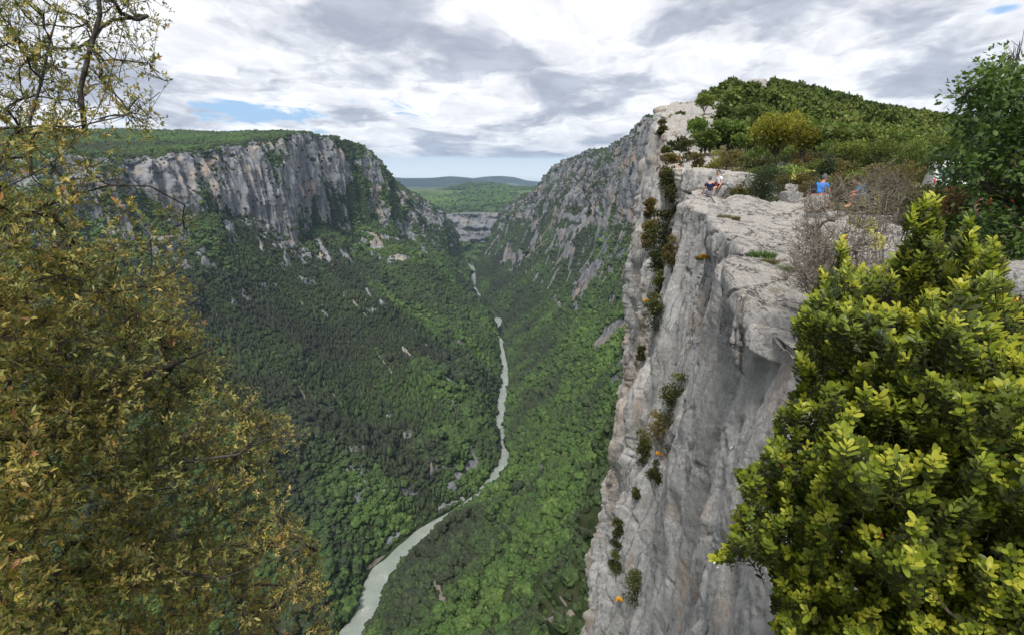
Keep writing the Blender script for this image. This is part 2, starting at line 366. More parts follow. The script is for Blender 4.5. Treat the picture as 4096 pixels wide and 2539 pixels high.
def Rcol(riv, low, mid, foot, rim, top):
    return [riv, bankpt(riv, low), low, mid, foot, cliffmid(foot, rim, 0.5, -4), rim, top, (top[0]+260, top[1]+60, top[2]-40)]
Rc = [
 Rcol((-310, -200, -452), (-210, -180, -380), (-110, -150, -300), (-20, -100, -190), (40, -100, -60), (80, -90, -40)),
 Rcol((-305, 60, -452), (-210, 90, -380), (-100, 120, -290), (10, 120, -180), (60, 120, -60), (100, 120, -40)),
 Rcol((-245, 270, -452), (-160, 262, -390), (-70, 245, -310), (45, 235, -180), (85, 232, -60), (110, 232, -40)),
 Rcol(PZ(352, 634, -452), PZ(440, 600, -385), PZ(520, 575, -310), PZ(625, 510, -190), P(655, 330, 360), P(690, 300, 380)),
 Rcol(PZ(390, 564, -452), PZ(465, 540, -385), PZ(545, 505, -300), PZ(645, 420, -190), P(665, 300, 480), P(690, 280, 500)),
 Rcol(PZ(430, 530, -452), PZ(500, 505, -385), PZ(575, 460, -295), PZ(645, 350, -185), P(665, 260, 620), P(700, 240, 640)),
 Rcol(PZ(478, 497, -452), PZ(530, 470, -385), PZ(590, 415, -290), PZ(645, 310, -170), P(668, 225, 770), P(700, 210, 800)),
 Rcol(PZ(502, 460, -452), PZ(545, 430, -385), PZ(592, 375, -290), P(645, 265, 880), P(672, 170, 930), P(710, 165, 960)),
 Rcol(PZ(498, 421, -452), PZ(545, 392, -385), PZ(590, 345, -290), P(642, 240, 1020), P(668, 120, 1080), P(710, 118, 1150)),
 Rcol(PZ(503.5, 375, -452), PZ(545, 355, -390), PZ(590, 318, -290), P(636, 222, 1180), P(655, 122, 1260), P(700, 116, 1350)),
 Rcol(PZ(500, 345, -452), PZ(535, 330, -390), PZ(580, 295, -290), P(622, 212, 1330), P(640, 130, 1400), P(680, 128, 1520)),
 Rcol((-30, 1620, -452), PZ(528, 312, -390), PZ(568, 280, -290), P(606, 207, 1480), P(624, 139, 1540), P(650, 143, 1680)),
 Rcol((-60, 1790, -452), (0, 1790, -400), PZ(553, 268, -280), P(588, 202, 1680), P(612, 150, 1740), P(640, 155, 1900)),
 Rcol((-100, 1935, -452), (-45, 1930, -400), PZ(540, 262, -290), P(566, 198, 1900), P(588, 150.5, 1960), P(610, 158, 2150)),
 Rcol((-132, 2050, -452), (-75, 2045, -405), P(525, 262, 2060), P(550, 206, 2080), P(572, 158, 2120), P(590, 162, 2350)),
 Rcol(PZ(472, 288, -452), (-95, 2250, -405), P(507, 260, 2260), P(530, 215, 2270), P(553, 171, 2300), P(570, 175, 2500)),
 Rcol(PZ(472, 278, -452), P(482, 268, 2440), P(496, 252, 2450), P(512, 222, 2460), P(535, 190, 2500), P(560, 190, 2700)),
 Rcol((-175, 2700, -452), P(474, 262, 2750), P(483, 247, 2760), P(496, 226, 2780), P(506, 207, 2820), P(540, 205, 3000)),
]
GR, tjR = loft(Rc, 900, 480, [.2, 1.2, 2.2, 2.6, 1.6, 1.6, .5, .2])
n0 = None
GR = rock_terrain(GR, tjR, 4, 6, 1)
rockR = rock_mask(GR, 4, 6, tjR, extra=.04, ribs=.6)*sstep(GR[..., 1], 420, 620)
# broken rocky bands lower down the far right flank
farR = sstep(GR[..., 1], 1250, 1700)*(sstep(tjR, 2.3, 2.9)*(1-sstep(tjR, 4.0, 4.3)))[None, :]
bn = ridged(GR*np.array([.013, .013, .006])+13, 3, .6)
rockR = np.clip(rockR+farR*sstep(bn, 1.02, 1.42)*.9, 0, 1)
midR = sstep(GR[..., 0], 130, 230)*(sstep(tjR, 2.6, 3.2)*(1-sstep(tjR, 4.2, 4.6)))[None, :]
rockR = np.clip(rockR+midR*sstep(bn, 1.1, 1.5)*.85, 0, 1)
screeR = np.clip(scree_mask(GR, tjR, 4, 1.0)+scree_mask(GR+np.array([400., 0, 0]), tjR, 4, .8)*sstep(GR[..., 1], 900, 1300), 0, 1)
screeR = np.maximum(screeR, streaks(GR, [(432, 578, 441, 598, 6), (436, 596, 448, 606, 5), (541, 618, 592, 607, 3.2), (560, 600, 570, 596, 2.5), (586, 560, 600, 556, 2), (514, 396, 520, 388, 3.5), (526, 258, 553, 222, 1.6), (553, 222, 556, 206, 2.4), (535, 250, 548, 238, 1.6), (566, 250, 582, 228, 1.2), (600, 342, 628, 320, 3.2), (618, 300, 634, 286, 2.6), (534, 566, 536, 574, 2.0), (505, 262, 515, 255, 1.6)], .75)*.9)
rockR = np.maximum(rockR, streaks(GR, [(596, 345, 622, 322, 6), (576, 296, 592, 272, 6), (582, 280, 598, 262, 5), (574, 300, 578, 312, 3), (555, 300, 560, 306, 2.5), (560, 215, 600, 222, 5), (560, 232, 585, 226, 4)])*.95)
M_right = terrain_mat('right_flank_ground', 15, ochre=0.7, tone=.72)  # tone darkens this rock: the massif's shade is put into its colour
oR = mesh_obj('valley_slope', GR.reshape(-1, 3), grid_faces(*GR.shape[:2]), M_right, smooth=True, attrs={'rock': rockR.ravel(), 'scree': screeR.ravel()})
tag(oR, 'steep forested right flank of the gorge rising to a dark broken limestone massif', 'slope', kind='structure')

# far side of the gorge: banded cliff with a green rounded hill on top
Fc = []
for x, yb, yt, yh, Yt in ((380, 262, 222, 196, 5200), (415, 262, 216, 193, 5000), (440, 262, 214, 190, 4900), (462, 262, 213, 187, 4800), (482, 262, 213, 184.2, 4700), (500, 262, 213, 185.5, 4650), (520, 262, 211, 188.5, 4700), (545, 262, 208, 190.5, 4900), (585, 262, 205, 192, 5200)):
    Fc.append([P(x, yb+6, 3000), P(x, (yb+yt)/2+4, 3080), P(x, yt, 3160), P(x, (yt*1.4+yh)/2.4, 3700), P(x, yh*.75+yt*.25, 4200), P(x, yh, Yt), P(x, yh+5, Yt+900)])
GF, tjF = loft(Fc, 360, 150, [2, 2, 1.5, 1.5, 1.5, .5])
pf = GF.copy(); cl = (1-sstep(tjF, 1.9, 2.2))[None, :]
pf[..., 1] += cl*(fbm(GF*np.array([.008, .008, .03]), 4)*28+(ridged(GF*np.array([.012, .012, .004]), 3)-1)*26)
pf[..., 2] += (1-cl)*fbm(GF*.0028+3, 4)*16
GF = pf
rkF = cl*sstep(tjF, .75, 1.15)[None, :]*(0.95+.5*fbm(GF*np.array([.006, .006, .045])+8, 3)); scF = (1-cl)*sstep(fbm(GF*.004+77, 2), .45, .7)*.6
M_hill = terrain_mat('far_hill_ground', 40, ochre=.3, tone=.75, shrub=(0.030, 0.058, 0.018), soil=(0.075, 0.105, 0.040))
oF = mesh_obj('hill', GF.reshape(-1, 3), grid_faces(*GF.shape[:2]), M_hill, smooth=True, attrs={'rock': np.clip(rkF, 0, 1).ravel(), 'scree': (scF*np.ones(GF.shape[:2])).ravel()})
tag(oF, 'rounded green hill above a banded cliff closing the gorge', 'hill', kind='structure')

# distant hills and the open plain before them
def ridge_hill(name, pts, Y, depth, base_py, label, colr, seed):
    C = []
    for x, y in pts:
        C.append([P(x, base_py, Y*0.82), P(x, (base_py*.6+y*.4), Y*.9), P(x, y, Y), P(x, y+3, Y+depth)])
    G, t = loft(C, 220, 60, [1, 1, .5])
    G[..., 2] += fbm(G*np.array([.0012, .0012, .0])+seed, 4)*14*(1-sstep(t, 1.8, 2.1))[None, :]
    return G
M_far, g, b = new_mat('distant_woodland')
ge = g.n('ShaderNodeNewGeometry'); nn = g.noise(ge.outputs['Position'], .004, 5, .6)
tt = g.noise(ge.outputs['Position'], .0009, 3, .55)
c = g.mix(g.sm(nn, .35, .65), (.012, .022, .018), (.028, .045, .026)); c = g.mix(g.sm(tt, .62, .70), c, (.11, .13, .07))
g.l(c, b.inputs['Base Color'])
G1 = ridge_hill('hill', [(330, 181), (385, 177), (405, 178), (430, 178), (450, 176.3), (468, 177.5), (485, 180), (505, 184), (540, 189), (600, 191)], 9000, 1500, 192, '', None, 2)
o = mesh_obj('hill', G1.reshape(-1, 3), grid_faces(*G1.shape[:2]), M_far, smooth=True); tag(o, 'long dark blue wooded ridge on the horizon left of centre', 'hill', kind='structure')
G2 = ridge_hill('hill', [(430, 186), (462, 180), (485, 176.6), (500, 176), (514, 177), (528, 180.5), (545, 181.5), (580, 179), (640, 180)], 11500, 1500, 190, '', None, 8)
o = mesh_obj('hill', G2.reshape(-1, 3), grid_faces(*G2.shape[:2]), M_far, smooth=True); tag(o, 'hazy blue double-humped ridge on the horizon right of centre', 'hill', kind='structure')
M_plain, g, b = new_mat('plain_ground')
ge = g.n('ShaderNodeNewGeometry'); nn = g.noise(ge.outputs['Position'], .0022, 5, .6); pq = g.noise(g.vm('MULTIPLY', ge.outputs['Position'], (.0006, .0016, 0.)), 1.0, 3, .5)
c = g.mix(g.sm(nn, .4, .6), (.035, .06, .02), (.085, .12, .04)); c = g.mix(g.sm(pq, .71, .74), c, (.34, .29, .23))
g.l(c, b.inputs['Base Color'])
o = mesh_obj('ground', [(-9000, 4200, -130), (9000, 4200, -130), (13500, 14000, -310), (-13500, 14000, -310), (-9000, 3300, -610), (9000, 3300, -610)], [(0, 1, 2, 3), (4, 5, 1, 0)], M_plain); tag(o, 'pale farmed plain beyond the green hill', 'ground', kind='structure')
# one sheet under everything, reaching the horizon
o = mesh_obj('ground', [(-14000, -3000, -600), (14000, -3000, -600), (14000, 14500, -600), (-14000, 14500, -600)], [(0, 1, 2, 3)], M_plain); tag(o, 'low land under the whole scene reaching the horizon', 'ground', kind='structure')

# river
rw = cr_interp(np.array(river_w), 420)
tang = np.gradient(rw, axis=0); tang /= np.linalg.norm(tang, axis=1)[:, None]
side = np.stack([tang[:, 1], -tang[:, 0], 0*tang[:, 0]], 1)
wid = 12.3+3.0*fbm(np.stack([rw[:, 0]*.012, rw[:, 1]*.012, rw[:, 2]*0], 1), 3)
wid = wid*np.where((rw[:, 1] > 1735) & (rw[:, 1] < 2060), .03, np.where(rw[:, 1] > 2060, 1.7, 1.0))*np.where(rw[:, 1] < 700, .88, 1.0)
NRV = 22
ss = np.linspace(-1, 1, NRV)
wr = fbm(np.stack([rw[:, 0]*.03, rw[:, 1]*.03, rw[:, 2]*0], 1), 3)
RG = rw[:, None, :]+side[:, None, :]*(wid[:, None]*ss[None, :]*1.3)[..., None]
RG[..., 2] = RZ
M_w, g, b = new_mat('river_water')
ge = g.n('ShaderNodeNewGeometry'); pos = ge.outputs['Position']
fo = g.noise(pos, .045, 6, .75); fo2 = g.noise(pos, .5, 4, .7)
c = g.mix(g.sm(fo, .35, .62), (.20, .235, .20), (.27, .295, .26))
foam = g.m('MULTIPLY', g.m('MULTIPLY', g.sm(fo, .57, .66), g.sm(fo2, .50, .62)), .7)
c = g.mix(foam, c, (.75, .77, .74))
g.l(c, b.inputs['Base Color']); b.inputs['Roughness'].default_value = .35; b.inputs['Specular IOR Level'].default_value = .35
bm = g.n('ShaderNodeBump', i_Strength=.5, i_Distance=.5); g.put(bm.inputs['Height'], fo2); g.l(bm.outputs[0], b.inputs['Normal'])
o = mesh_obj('river', RG.reshape(-1, 3), grid_faces(*RG.shape[:2]), M_w); tag(o, 'pale grey green river winding along the bottom of the gorge', 'river', kind='structure')

# ================================================================ the near wall and the ridge behind it
WY = [2.2, 3, 4.5, 7, 9, 12, 16, 20, 25, 30, 33, 38, 46, 58, 75, 95, 120, 145, 175, 210]
WT = {  # Y: rim z, then X/Y at q = rim, .03, .15, .3, .5, .75, 1.0, 1.5
 2.2: (-1.80, .96, .96, .96, .90, .86, .80, .76, .70),
 3:   (-1.75, .80, .80, .80, .76, .70, .66, .62, .56),
 4.5: (-1.75, .62, .62, .62, .60, .56, .52, .50, .46),
 7:   (-2.10, .49, .49, .485, .48, .46, .44, .42, .39),
 9:   (-2.25, .448, .448, .445, .445, .42, .40, .38, .35),
 12:  (-2.00, .405, .405, .405, .410, .385, .36, .34, .31),
 16:  (-1.75, .380, .380, .380, .372, .345, .325, .30, .27),
 20:  (-1.70, .366, .366, .362, .340, .315, .295, .27, .235),
 25:  (-1.75, .338, .338, .330, .307, .290, .268, .24, .21),
 30:  (-1.05, .313, .310, .298, .277, .273, .245, .215, .19),
 33:  (-0.55, .312, .308, .300, .282, .277, .250, .225, .20),
 38:  (-1.30, .345, .345, .340, .33, .315, .29, .26, .22),
 46:  (-0.60, .325, .322, .315, .305, .285, .26, .235, .20),
 58:  (0.50, .287, .280, .268, .255, .243, .198, .183, .17),
 75:  (3.0, .268, .255, .243, .236, .229, .200, .184, .165),
 95:  (7.5, .260, .240, .230, .228, .222, .205, .190, .165),
 120: (12.2, .258, .238, .232, .230, .224, .210, .195, .17),
 145: (15.0, .272, .252, .245, .24, .232, .22, .2, .18),
 175: (17.0, .33, .315, .305, .29, .27, .25, .23, .2),
 210: (18.0, .42, .41, .40, .38, .35, .3, .27, .25)}
cols_ = []
for Y in WY:
    zr, *rr = WT[Y]; qr = -zr/Y
    qs = [qr, max(.03, qr+.03), max(.15, qr+.08), max(.3, qr+.12), max(.5, qr+.2), max(.75, qr+.3), max(1.0, qr+.45), 1.6]
    row = [((rr[0]+.055+.3/Y)*Y, Y, zr-.10-.002*Y), ((rr[0]+.012)*Y, Y, zr+.03)]
    for q, r_ in zip(qs, rr): row.append((r_*Y, Y, max(-q*Y, -190)))
    cols_.append(row)
wgt = [max(.25, math.log(WY[i+1]/WY[i])*1.0) for i in range(len(WY)-1)]
for i in range(len(wgt)):
    if 8 < WY[i] < 60: wgt[i] *= 1.5
GW, tjW = loft(cols_, 760, 620, [.6, .3, .6, 1.6, 2.0, 2.2, 2.2, 2.0, 1.0], wgt)
def worley_cells(p, seed=0):
    """nearest jittered cell: returns a random value per cell and the distance gap to the second nearest"""
    i0 = np.floor(p).astype(np.int64); b1 = np.full(p.shape[:-1], 9.); b2 = b1.copy(); val = np.zeros(p.shape[:-1])
    for dx in (-1, 0, 1):
        for dy in (-1, 0, 1):
            for dz in (-1, 0, 1):
                c = i0+np.array([dx, dy, dz]); h = _perm[_perm[_perm[(c[..., 0]+seed) & 255]+(c[..., 1] & 255)]+(c[..., 2] & 255)]
                jit = np.stack([h/255., _perm[h+7]/255., _perm[h+31]/255.], -1)
                d = np.linalg.norm(c+jit-p, axis=-1); r = _perm[h+99]/255.
                nb = d < b1; b2 = np.where(nb, b1, np.minimum(b2, d)); val = np.where(nb, r, val); b1 = np.where(nb, d, b1)
    return val, b2-b1
def near_rock_disp(G, scale_w=1.0):
    n = grid_normals(G)
    dist = np.linalg.norm(G, axis=-1)
    w = np.clip(dist/22, .34, 3.2)
    tilt = G.copy(); tilt[..., 1] = G[..., 1]+G[..., 2]*.25        # the flutes lean with the bedding
    d = 0.95*w*fbm(tilt*np.array([.10, .10, .035]), 3, .5)
    d += 0.55*np.clip(w, .2, 2.5)*(ridged(tilt*np.array([.20, .20, .035])+51, 2, .5)-.9)
    d += 0.34*np.clip(w, .3, 1.7)*(ridged(tilt*np.array([.45, .45, .10])+7, 3, .5)-1)
    d += 0.11*np.clip(w, .4, 1.4)*fbm(tilt*np.array([1.4, 1.4, .5])+19, 3, .55)
    d += 0.02*fbm(G*5.5+3, 3, .6)
    wq = tilt+.35*np.stack([fbm(G*.6+5, 2), fbm(G*.6+15, 2), fbm(G*.6+25, 2)], -1)
    v1, g1 = worley_cells(wq*np.array([.38, .38, .13])); v2, g2 = worley_cells(wq*np.array([1.1, 1.1, .42])+7, 3)
    msk = sstep(fbm(G*.09+41, 2), -.25, .25)
    d += np.clip(w, .4, 2.)*msk*(.30*(v1-.5)-.16*(1-sstep(g1, 0, .07)))+np.clip(w, .3, 1.2)*(.35+.65*msk)*(.07*(v2-.5)-.05*(1-sstep(g2, 0, .08)))
    # blocky breaks and small hollows
    d += np.clip((dist-35)/40, 0, 1)*(1.1*(ridged(tilt*np.array([.15, .15, .035])+91, 4, .6)-1)+.45*fbm(G*np.array([.25, .25, .25])+11, 3, .6))
    cr = ridged(G*np.array([.22, .22, .30])+33, 3, .5)
    d -= 0.30*np.clip(w, .35, 1.5)*sstep(cr, 1.50, 1.72)
    return n, d*scale_w
n, d = near_rock_disp(GW)
# normals must point out of the wall (towards -X)
if n[..., 0].mean() > 0: n = -n
fade = (sstep(tjW, .3, 2.1)*.85+.15)[None, :]
for hx, hy, rr_, dp in ((748, 411, .16, .30), (731, 590, .20, .40), (736, 432, .14, .18), (720, 500, .22, .25), (727, 515, .20, .2), (700, 395, .3, .3), (690, 520, .3, .3), (676, 470, .4, .4), (760, 372, .12, .2)):
    wx_, wy_ = to_px(GW); c0 = GW.reshape(-1, 3)[np.argmin((wx_-hx)**2+(wy_-hy)**2)]
    dd_ = (GW-c0)*np.array([1, 1, .55]); d = d-dp*np.exp(-(dd_**2).sum(-1)/rr_**2)
GW = GW+n*np.array([1, 1, .25])*(d*fade)[..., None]

def near_rock_mat(name, warm_top=True):
    m, g, b = new_mat(name)
    ge = g.n('ShaderNodeNewGeometry'); pos = ge.outputs['Position']
    spn = g.n('ShaderNodeSeparateXYZ'); g.l(ge.outputs['Normal'], spn.inputs[0])
    sp = g.n('ShaderNodeSeparateXYZ'); g.l(pos, sp.inputs[0])
    lean = g.xyz(sp.outputs[0], g.m('ADD', sp.outputs[1], g.m('MULTIPLY', sp.outputs[2], .25)), sp.outputs[2])
    streak = g.noise(g.vm('MULTIPLY', lean, (1.0, 1.0, .16)), 1.3, 8, .68)
    big = g.noise(pos, .16, 4, .55)
    grain = g.noise(pos, 14.0, 7, .75)
    mid = g.noise(g.vm('MULTIPLY', lean, (1, 1, .5)), 3.2, 6, .65)
    c = g.mix(g.sm(streak, .34, .60), (.34, .335, .33), (.50, .49, .48))
    c = g.mix(g.m('MULTIPLY', g.sm(mid, .50, .70), .7), c, (.46, .44, .41))
    c = g.mix(g.m('MULTIPLY', g.sm(mid, .46, .34), .55), c, (.19, .187, .183))
    bs = g.noise(g.vm('MULTIPLY', lean, (.16, .16, .03)), 1.0, 7, .7)
    c = g.mix(g.m('MULTIPLY', g.sm(bs, .46, .34), .5), c, (.20, .197, .195)); c = g.mix(g.m('MULTIPLY', g.sm(bs, .54, .66), .45), c, (.47, .45, .42))
    # ochre bands further along the wall
    far = g.sm(sp.outputs[1], 38., 70.)
    oc = g.m('MULTIPLY', g.sm(g.noise(g.vm('MULTIPLY', lean, (.10, .10, .035)), 1.0, 4, .6), .46, .60), g.m('ADD', g.m('MULTIPLY', far, .38), .10))
    c = g.mix(oc, c, (.43, .31, .215))
    br = g.m('MULTIPLY', g.sm(g.noise(pos, .42, 3, .5), .56, .66), g.sm(grain, .42, .56)); c = g.mix(g.m('MULTIPLY', br, .7), c, (.44, .33, .245))
    st2 = g.noise(g.vm('MULTIPLY', lean, (2.2, 2.2, .07)), 1.0, 4, .55); c = g.mix(g.m('MULTIPLY', g.sm(st2, .60, .72), .45), c, (.17, .17, .172))
    # warmer and paler where the rock lies flat
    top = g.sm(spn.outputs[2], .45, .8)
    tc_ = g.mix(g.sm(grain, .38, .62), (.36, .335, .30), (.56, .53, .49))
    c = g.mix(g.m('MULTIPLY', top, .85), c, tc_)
    c = g.mix(g.m('MULTIPLY', g.sm(grain, .40, .28), .55), c, (.11, .105, .10))
    # fine joints running with the dip
    jv = g.xyz(g.m('MULTIPLY', sp.outputs[0], .8), g.m('MULTIPLY', sp.outputs[1], .55), g.m('MULTIPLY', sp.outputs[2], 2.6))
    jn = g.noise(g.vm('ADD', jv, g.xyz(big, mid, big)), .85, 5, .6)
    j = g.m('ABSOLUTE', g.m('SUBTRACT', jn, .5)); crack = g.sm(j, .012, .0)
    c = g.mix(g.m('MULTIPLY', g.m('MULTIPLY', crack, g.m('ADD', g.m('MULTIPLY', top, .9), .1)), .5), c, (.05, .048, .045))
    vo = g.n('ShaderNodeTexVoronoi', feature='DISTANCE_TO_EDGE'); vo.inputs['Scale'].default_value = 1.0
    g.l(g.vm('ADD', g.vm('MULTIPLY', lean, (.55, .55, .14)), g.vm('MULTIPLY', g.xyz(mid, streak, grain), (.5, .5, .5))), vo.inputs['Vector'])
    vc_ = g.m('MULTIPLY', g.sm(vo.outputs['Distance'], .028, .0), g.sm(big, .42, .52))
    c = g.mix(g.m('MULTIPLY', vc_, .8), c, (.045, .043, .04))
    pit = g.sm(g.noise(g.vm('MULTIPLY', lean, (1, 1, .45)), 2.1, 3, .5), .28, .22)
    c = g.mix(g.m('MULTIPLY', pit, .7), c, (.08, .075, .07))
    g.l(c, b.inputs['Base Color']); b.inputs['Roughness'].default_value = .9; b.inputs['Specular IOR Level'].default_value = .15
    h = g.m('ADD', g.m('MULTIPLY', grain, .25), g.m('ADD', g.m('MULTIPLY', g.m('ADD', mid, streak), .9), g.m('ADD', g.m('MULTIPLY', g.m('MULTIPLY', crack, top), -.5), g.m('MULTIPLY', pit, -.6))))
    bm = g.n('ShaderNodeBump', i_Strength=1.0, i_Distance=.30); g.put(bm.inputs['Height'], h); g.l(bm.outputs[0], b.inputs['Normal'])
    return m
M_rock = near_rock_mat('near_limestone')
oW = mesh_obj('cliff', GW.reshape(-1, 3), grid_faces(*GW.shape[:2]), M_rock, smooth=True)
tag(oW, 'sheer pale grey limestone wall dropping away below the right hand rim', 'cliff', kind='structure')

# ridge top: rows by distance, columns from the rim to the right; (X/Y, z)
HR = {
 1.2: [(-2.2, -1.9), (-.5, -1.8), (.5, -1.75), (1.0, -1.7), (2, -1.6), (3, -1.5), (4, -1.4)],
 2.2: [(.96, -1.8), (1.0, -1.8), (1.05, -1.75), (1.2, -1.7), (1.5, -1.6), (2, -1.5), (3, -1.4)],
 4.5: [(.62, -1.75), (.68, -1.85), (.74, -1.9), (.85, -1.9), (1.0, -1.85), (1.3, -1.7), (1.9, -1.5)],
 7:   [(.49, -2.1), (.53, -2.2), (.59, -2.2), (.68, -2.1), (.85, -1.9), (1.05, -1.6), (1.5, -1.2)],
 9:   [(.448, -2.25), (.49, -2.1), (.55, -2.1), (.65, -2.05), (.8, -1.9), (1.0, -1.8), (1.4, -1.4)],
 12:  [(.405, -2.0), (.46, -2.0), (.53, -2.0), (.62, -2.05), (.75, -2.0), (.95, -1.9), (1.3, -1.8)],
 16:  [(.38, -1.75), (.42, -1.85), (.48, -1.95), (.6, -2.1), (.75, -2.0), (.95, -2.1), (1.3, -2.2)],
 20:  [(.366, -1.7), (.40, -1.8), (.46, -2.0), (.58, -2.1), (.75, -2.2), (.95, -2.4), (1.3, -2.6)],
 25:  [(.338, -1.75), (.38, -1.7), (.45, -1.55), (.57, -1.5), (.75, -1.8), (.95, -2.5), (1.3, -2.8)],
 30:  [(.318, -1.2), (.36, -1.1), (.44, -1.1), (.56, -1.1), (.75, -1.7), (.95, -2.5), (1.3, -2.9)],
 38:  [(.345, -1.4), (.38, -.8), (.44, -.5), (.56, -.5), (.75, -1.6), (.95, -2.2), (1.3, -2.8)],
 46:  [(.325, -0.7), (.37, -0.1), (.44, 0.1), (.56, 0.1), (.75, -1.2), (.95, -1.8), (1.3, -2.6)],
 58:  [(.287, 0.5), (.34, 0.9), (.42, 0.4), (.56, 0.4), (.75, -0.2), (.95, -0.8), (1.3, -2.2)],
 75:  [(.268, 3.0), (.33, 3.2), (.42, 2.2), (.56, 1.6), (.75, 1.0), (.95, 0.2), (1.3, -1.6)],
 95:  [(.260, 7.5), (.32, 7.8), (.41, 6.0), (.55, 4.0), (.73, 2.7), (.92, 1.6), (1.3, -1.0)],
 120: [(.258, 12.2), (.31, 13.0), (.39, 11.5), (.52, 8.6), (.70, 5.6), (.92, 3.6), (1.3, -.5)],
 145: [(.272, 15.0), (.31, 16.3), (.37, 16.5), (.50, 14.0), (.68, 9.5), (.92, 5.8), (1.3, 0)],
 175: [(.30, 15.0), (.325, 18.5), (.37, 21.5), (.49, 20.), (.66, 14.), (.92, 8.2), (1.3, .5)],
 210: [(.33, 12.0), (.345, 22), (.38, 28.5), (.47, 27.), (.64, 19.), (.9, 10.6), (1.3, 1)],
 250: [(.36, 8.0), (.375, 26), (.395, 33.5), (.46, 32.), (.63, 21.), (.88, 10.5), (1.3, 0)],
 290: [(.37, 10.0), (.385, 31), (.40, 38.5), (.46, 37.), (.61, 26.5), (.83, 13.5), (1.2, 1)],
 320: [(.37, 0.0), (.385, 24), (.40, 36), (.46, 38), (.61, 27), (.82, 14), (1.2, 0)],
 420: [(.37, -30), (.385, -10), (.40, 0), (.46, 5), (.61, 0), (.82, -5), (1.2, -20)]}
hY = sorted(HR)
hc = [[(r_*Y, Y, z) for r_, z in HR[Y]] for Y in hY]
GH, tjH = loft(hc, 520, 420, [.5, .8, 1.0, 1.2, 1.2, 1.0], [max(.3, math.log(hY[i+1]/hY[i])) for i in range(len(hY)-1)])
distH = GH[..., 1]
nz_ = fbm(GH*np.array([.25, .25, .2]), 4, .55)*np.clip(distH/60, .10, 1.6)*.55+fbm(GH*np.array([.05, .05, .03])+20, 3)*np.clip((distH-40)/60, 0, 1)*1.6
nz_ += fbm(GH*np.array([1.6, 1.6, 1.])+8, 4, .6)*.07
GH[..., 2] += nz_-.06
tH = tjH[None, :]*np.ones(GH.shape[:2])
rk = fbm(GH*np.array([.11, .11, .11])+4, 4, .6)
rockH = np.clip(sstep(1.6-tH, -.2, 1.0)+sstep(rk, .1, .5)*(1-sstep(tH, 2.5, 5))*.9, 0, 1)*np.where(distH < 30, 1, .9)
rockH = np.where(distH < 22, np.clip(rockH+.5-sstep(tH, 3.0, 5.0)*.7, 0, 1), rockH)
# craggy upper left corner of the ridge and the little rock crown on the summit
crag = sstep(distH, 60, 85)*(1-sstep(distH, 190, 215))*(1-sstep(tH, 1.2, 2.4))
crown_ = sstep(distH, 235, 255)*(1-sstep(tH, 2.0, 3.0))
rockH = np.clip(rockH*(1-sstep(distH, 60, 90)*.6)+crag*(.6+rk)+crown_*.8, 0, 1)
blk = (ridged(GH*np.array([.16, .16, .16])+61, 3, .55)-1.0)
nH = grid_normals(GH); nH = np.where(nH[..., 2:3] < 0, -nH, nH)
GH = GH+nH*((crag*.9*sstep(tH, .1, .6)+crown_*2.6)*blk)[..., None]
M_ridge = new_mat('ridge_ground')
m, g, b = M_ridge; M_ridge = m
ge = g.n('ShaderNodeNewGeometry'); pos = ge.outputs['Position']
at = g.n('ShaderNodeAttribute', attribute_name='rock')
grain = g.noise(pos, 6.0, 7, .75); md = g.noise(pos, .9, 5, .65)
rc = g.mix(g.sm(grain, .35, .62), (.20, .19, .18), (.42, .40, .37)); rc = g.mix(g.sm(md, .55, .72), rc, (.17, .165, .16))
j = g.m('ABSOLUTE', g.m('SUBTRACT', g.noise(g.vm('MULTIPLY', pos, (.6, .9, 2.5)), .8, 5, .6), .5)); rc = g.mix(g.m('MULTIPLY', g.sm(j, .008, 0.), .8), rc, (.05, .045, .04))
vc = g.mix(g.sm(md, .4, .6), (.055, .075, .022), (.125, .105, .055)); vc = g.mix(g.sm(grain, .58, .7), vc, (.20, .15, .10))
f = g.m('ADD', at.outputs['Fac'], g.m('MULTIPLY', g.m('SUBTRACT', g.noise(pos, 1.2, 6, .7), .5), 1.4))
g.l(g.mix(g.sm(f, .42, .55), vc, rc), b.inputs['Base Color']); b.inputs['Roughness'].default_value = .95; b.inputs['Specular IOR Level'].default_value = .1
bm = g.n('ShaderNodeBump', i_Strength=.9, i_Distance=.10); g.put(bm.inputs['Height'], g.m('ADD', grain, md)); g.l(bm.outputs[0], b.inputs['Normal'])
oH = mesh_obj('ground', GH.reshape(-1, 3), grid_faces(*GH.shape[:2]), M_ridge, smooth=True, attrs={'rock': rockH.ravel()})
tag(oH, 'stony scrub covered ridge top right of the rim rising to a wooded summit', 'ridge', kind='structure')
def gz(x, y):
    """height of the ridge top at x, y"""
    d2 = (GH[..., 0]-x)**2+(GH[..., 1]-y)**2; i = np.unravel_index(np.argmin(d2), d2.shape); return float(GH[i][2])

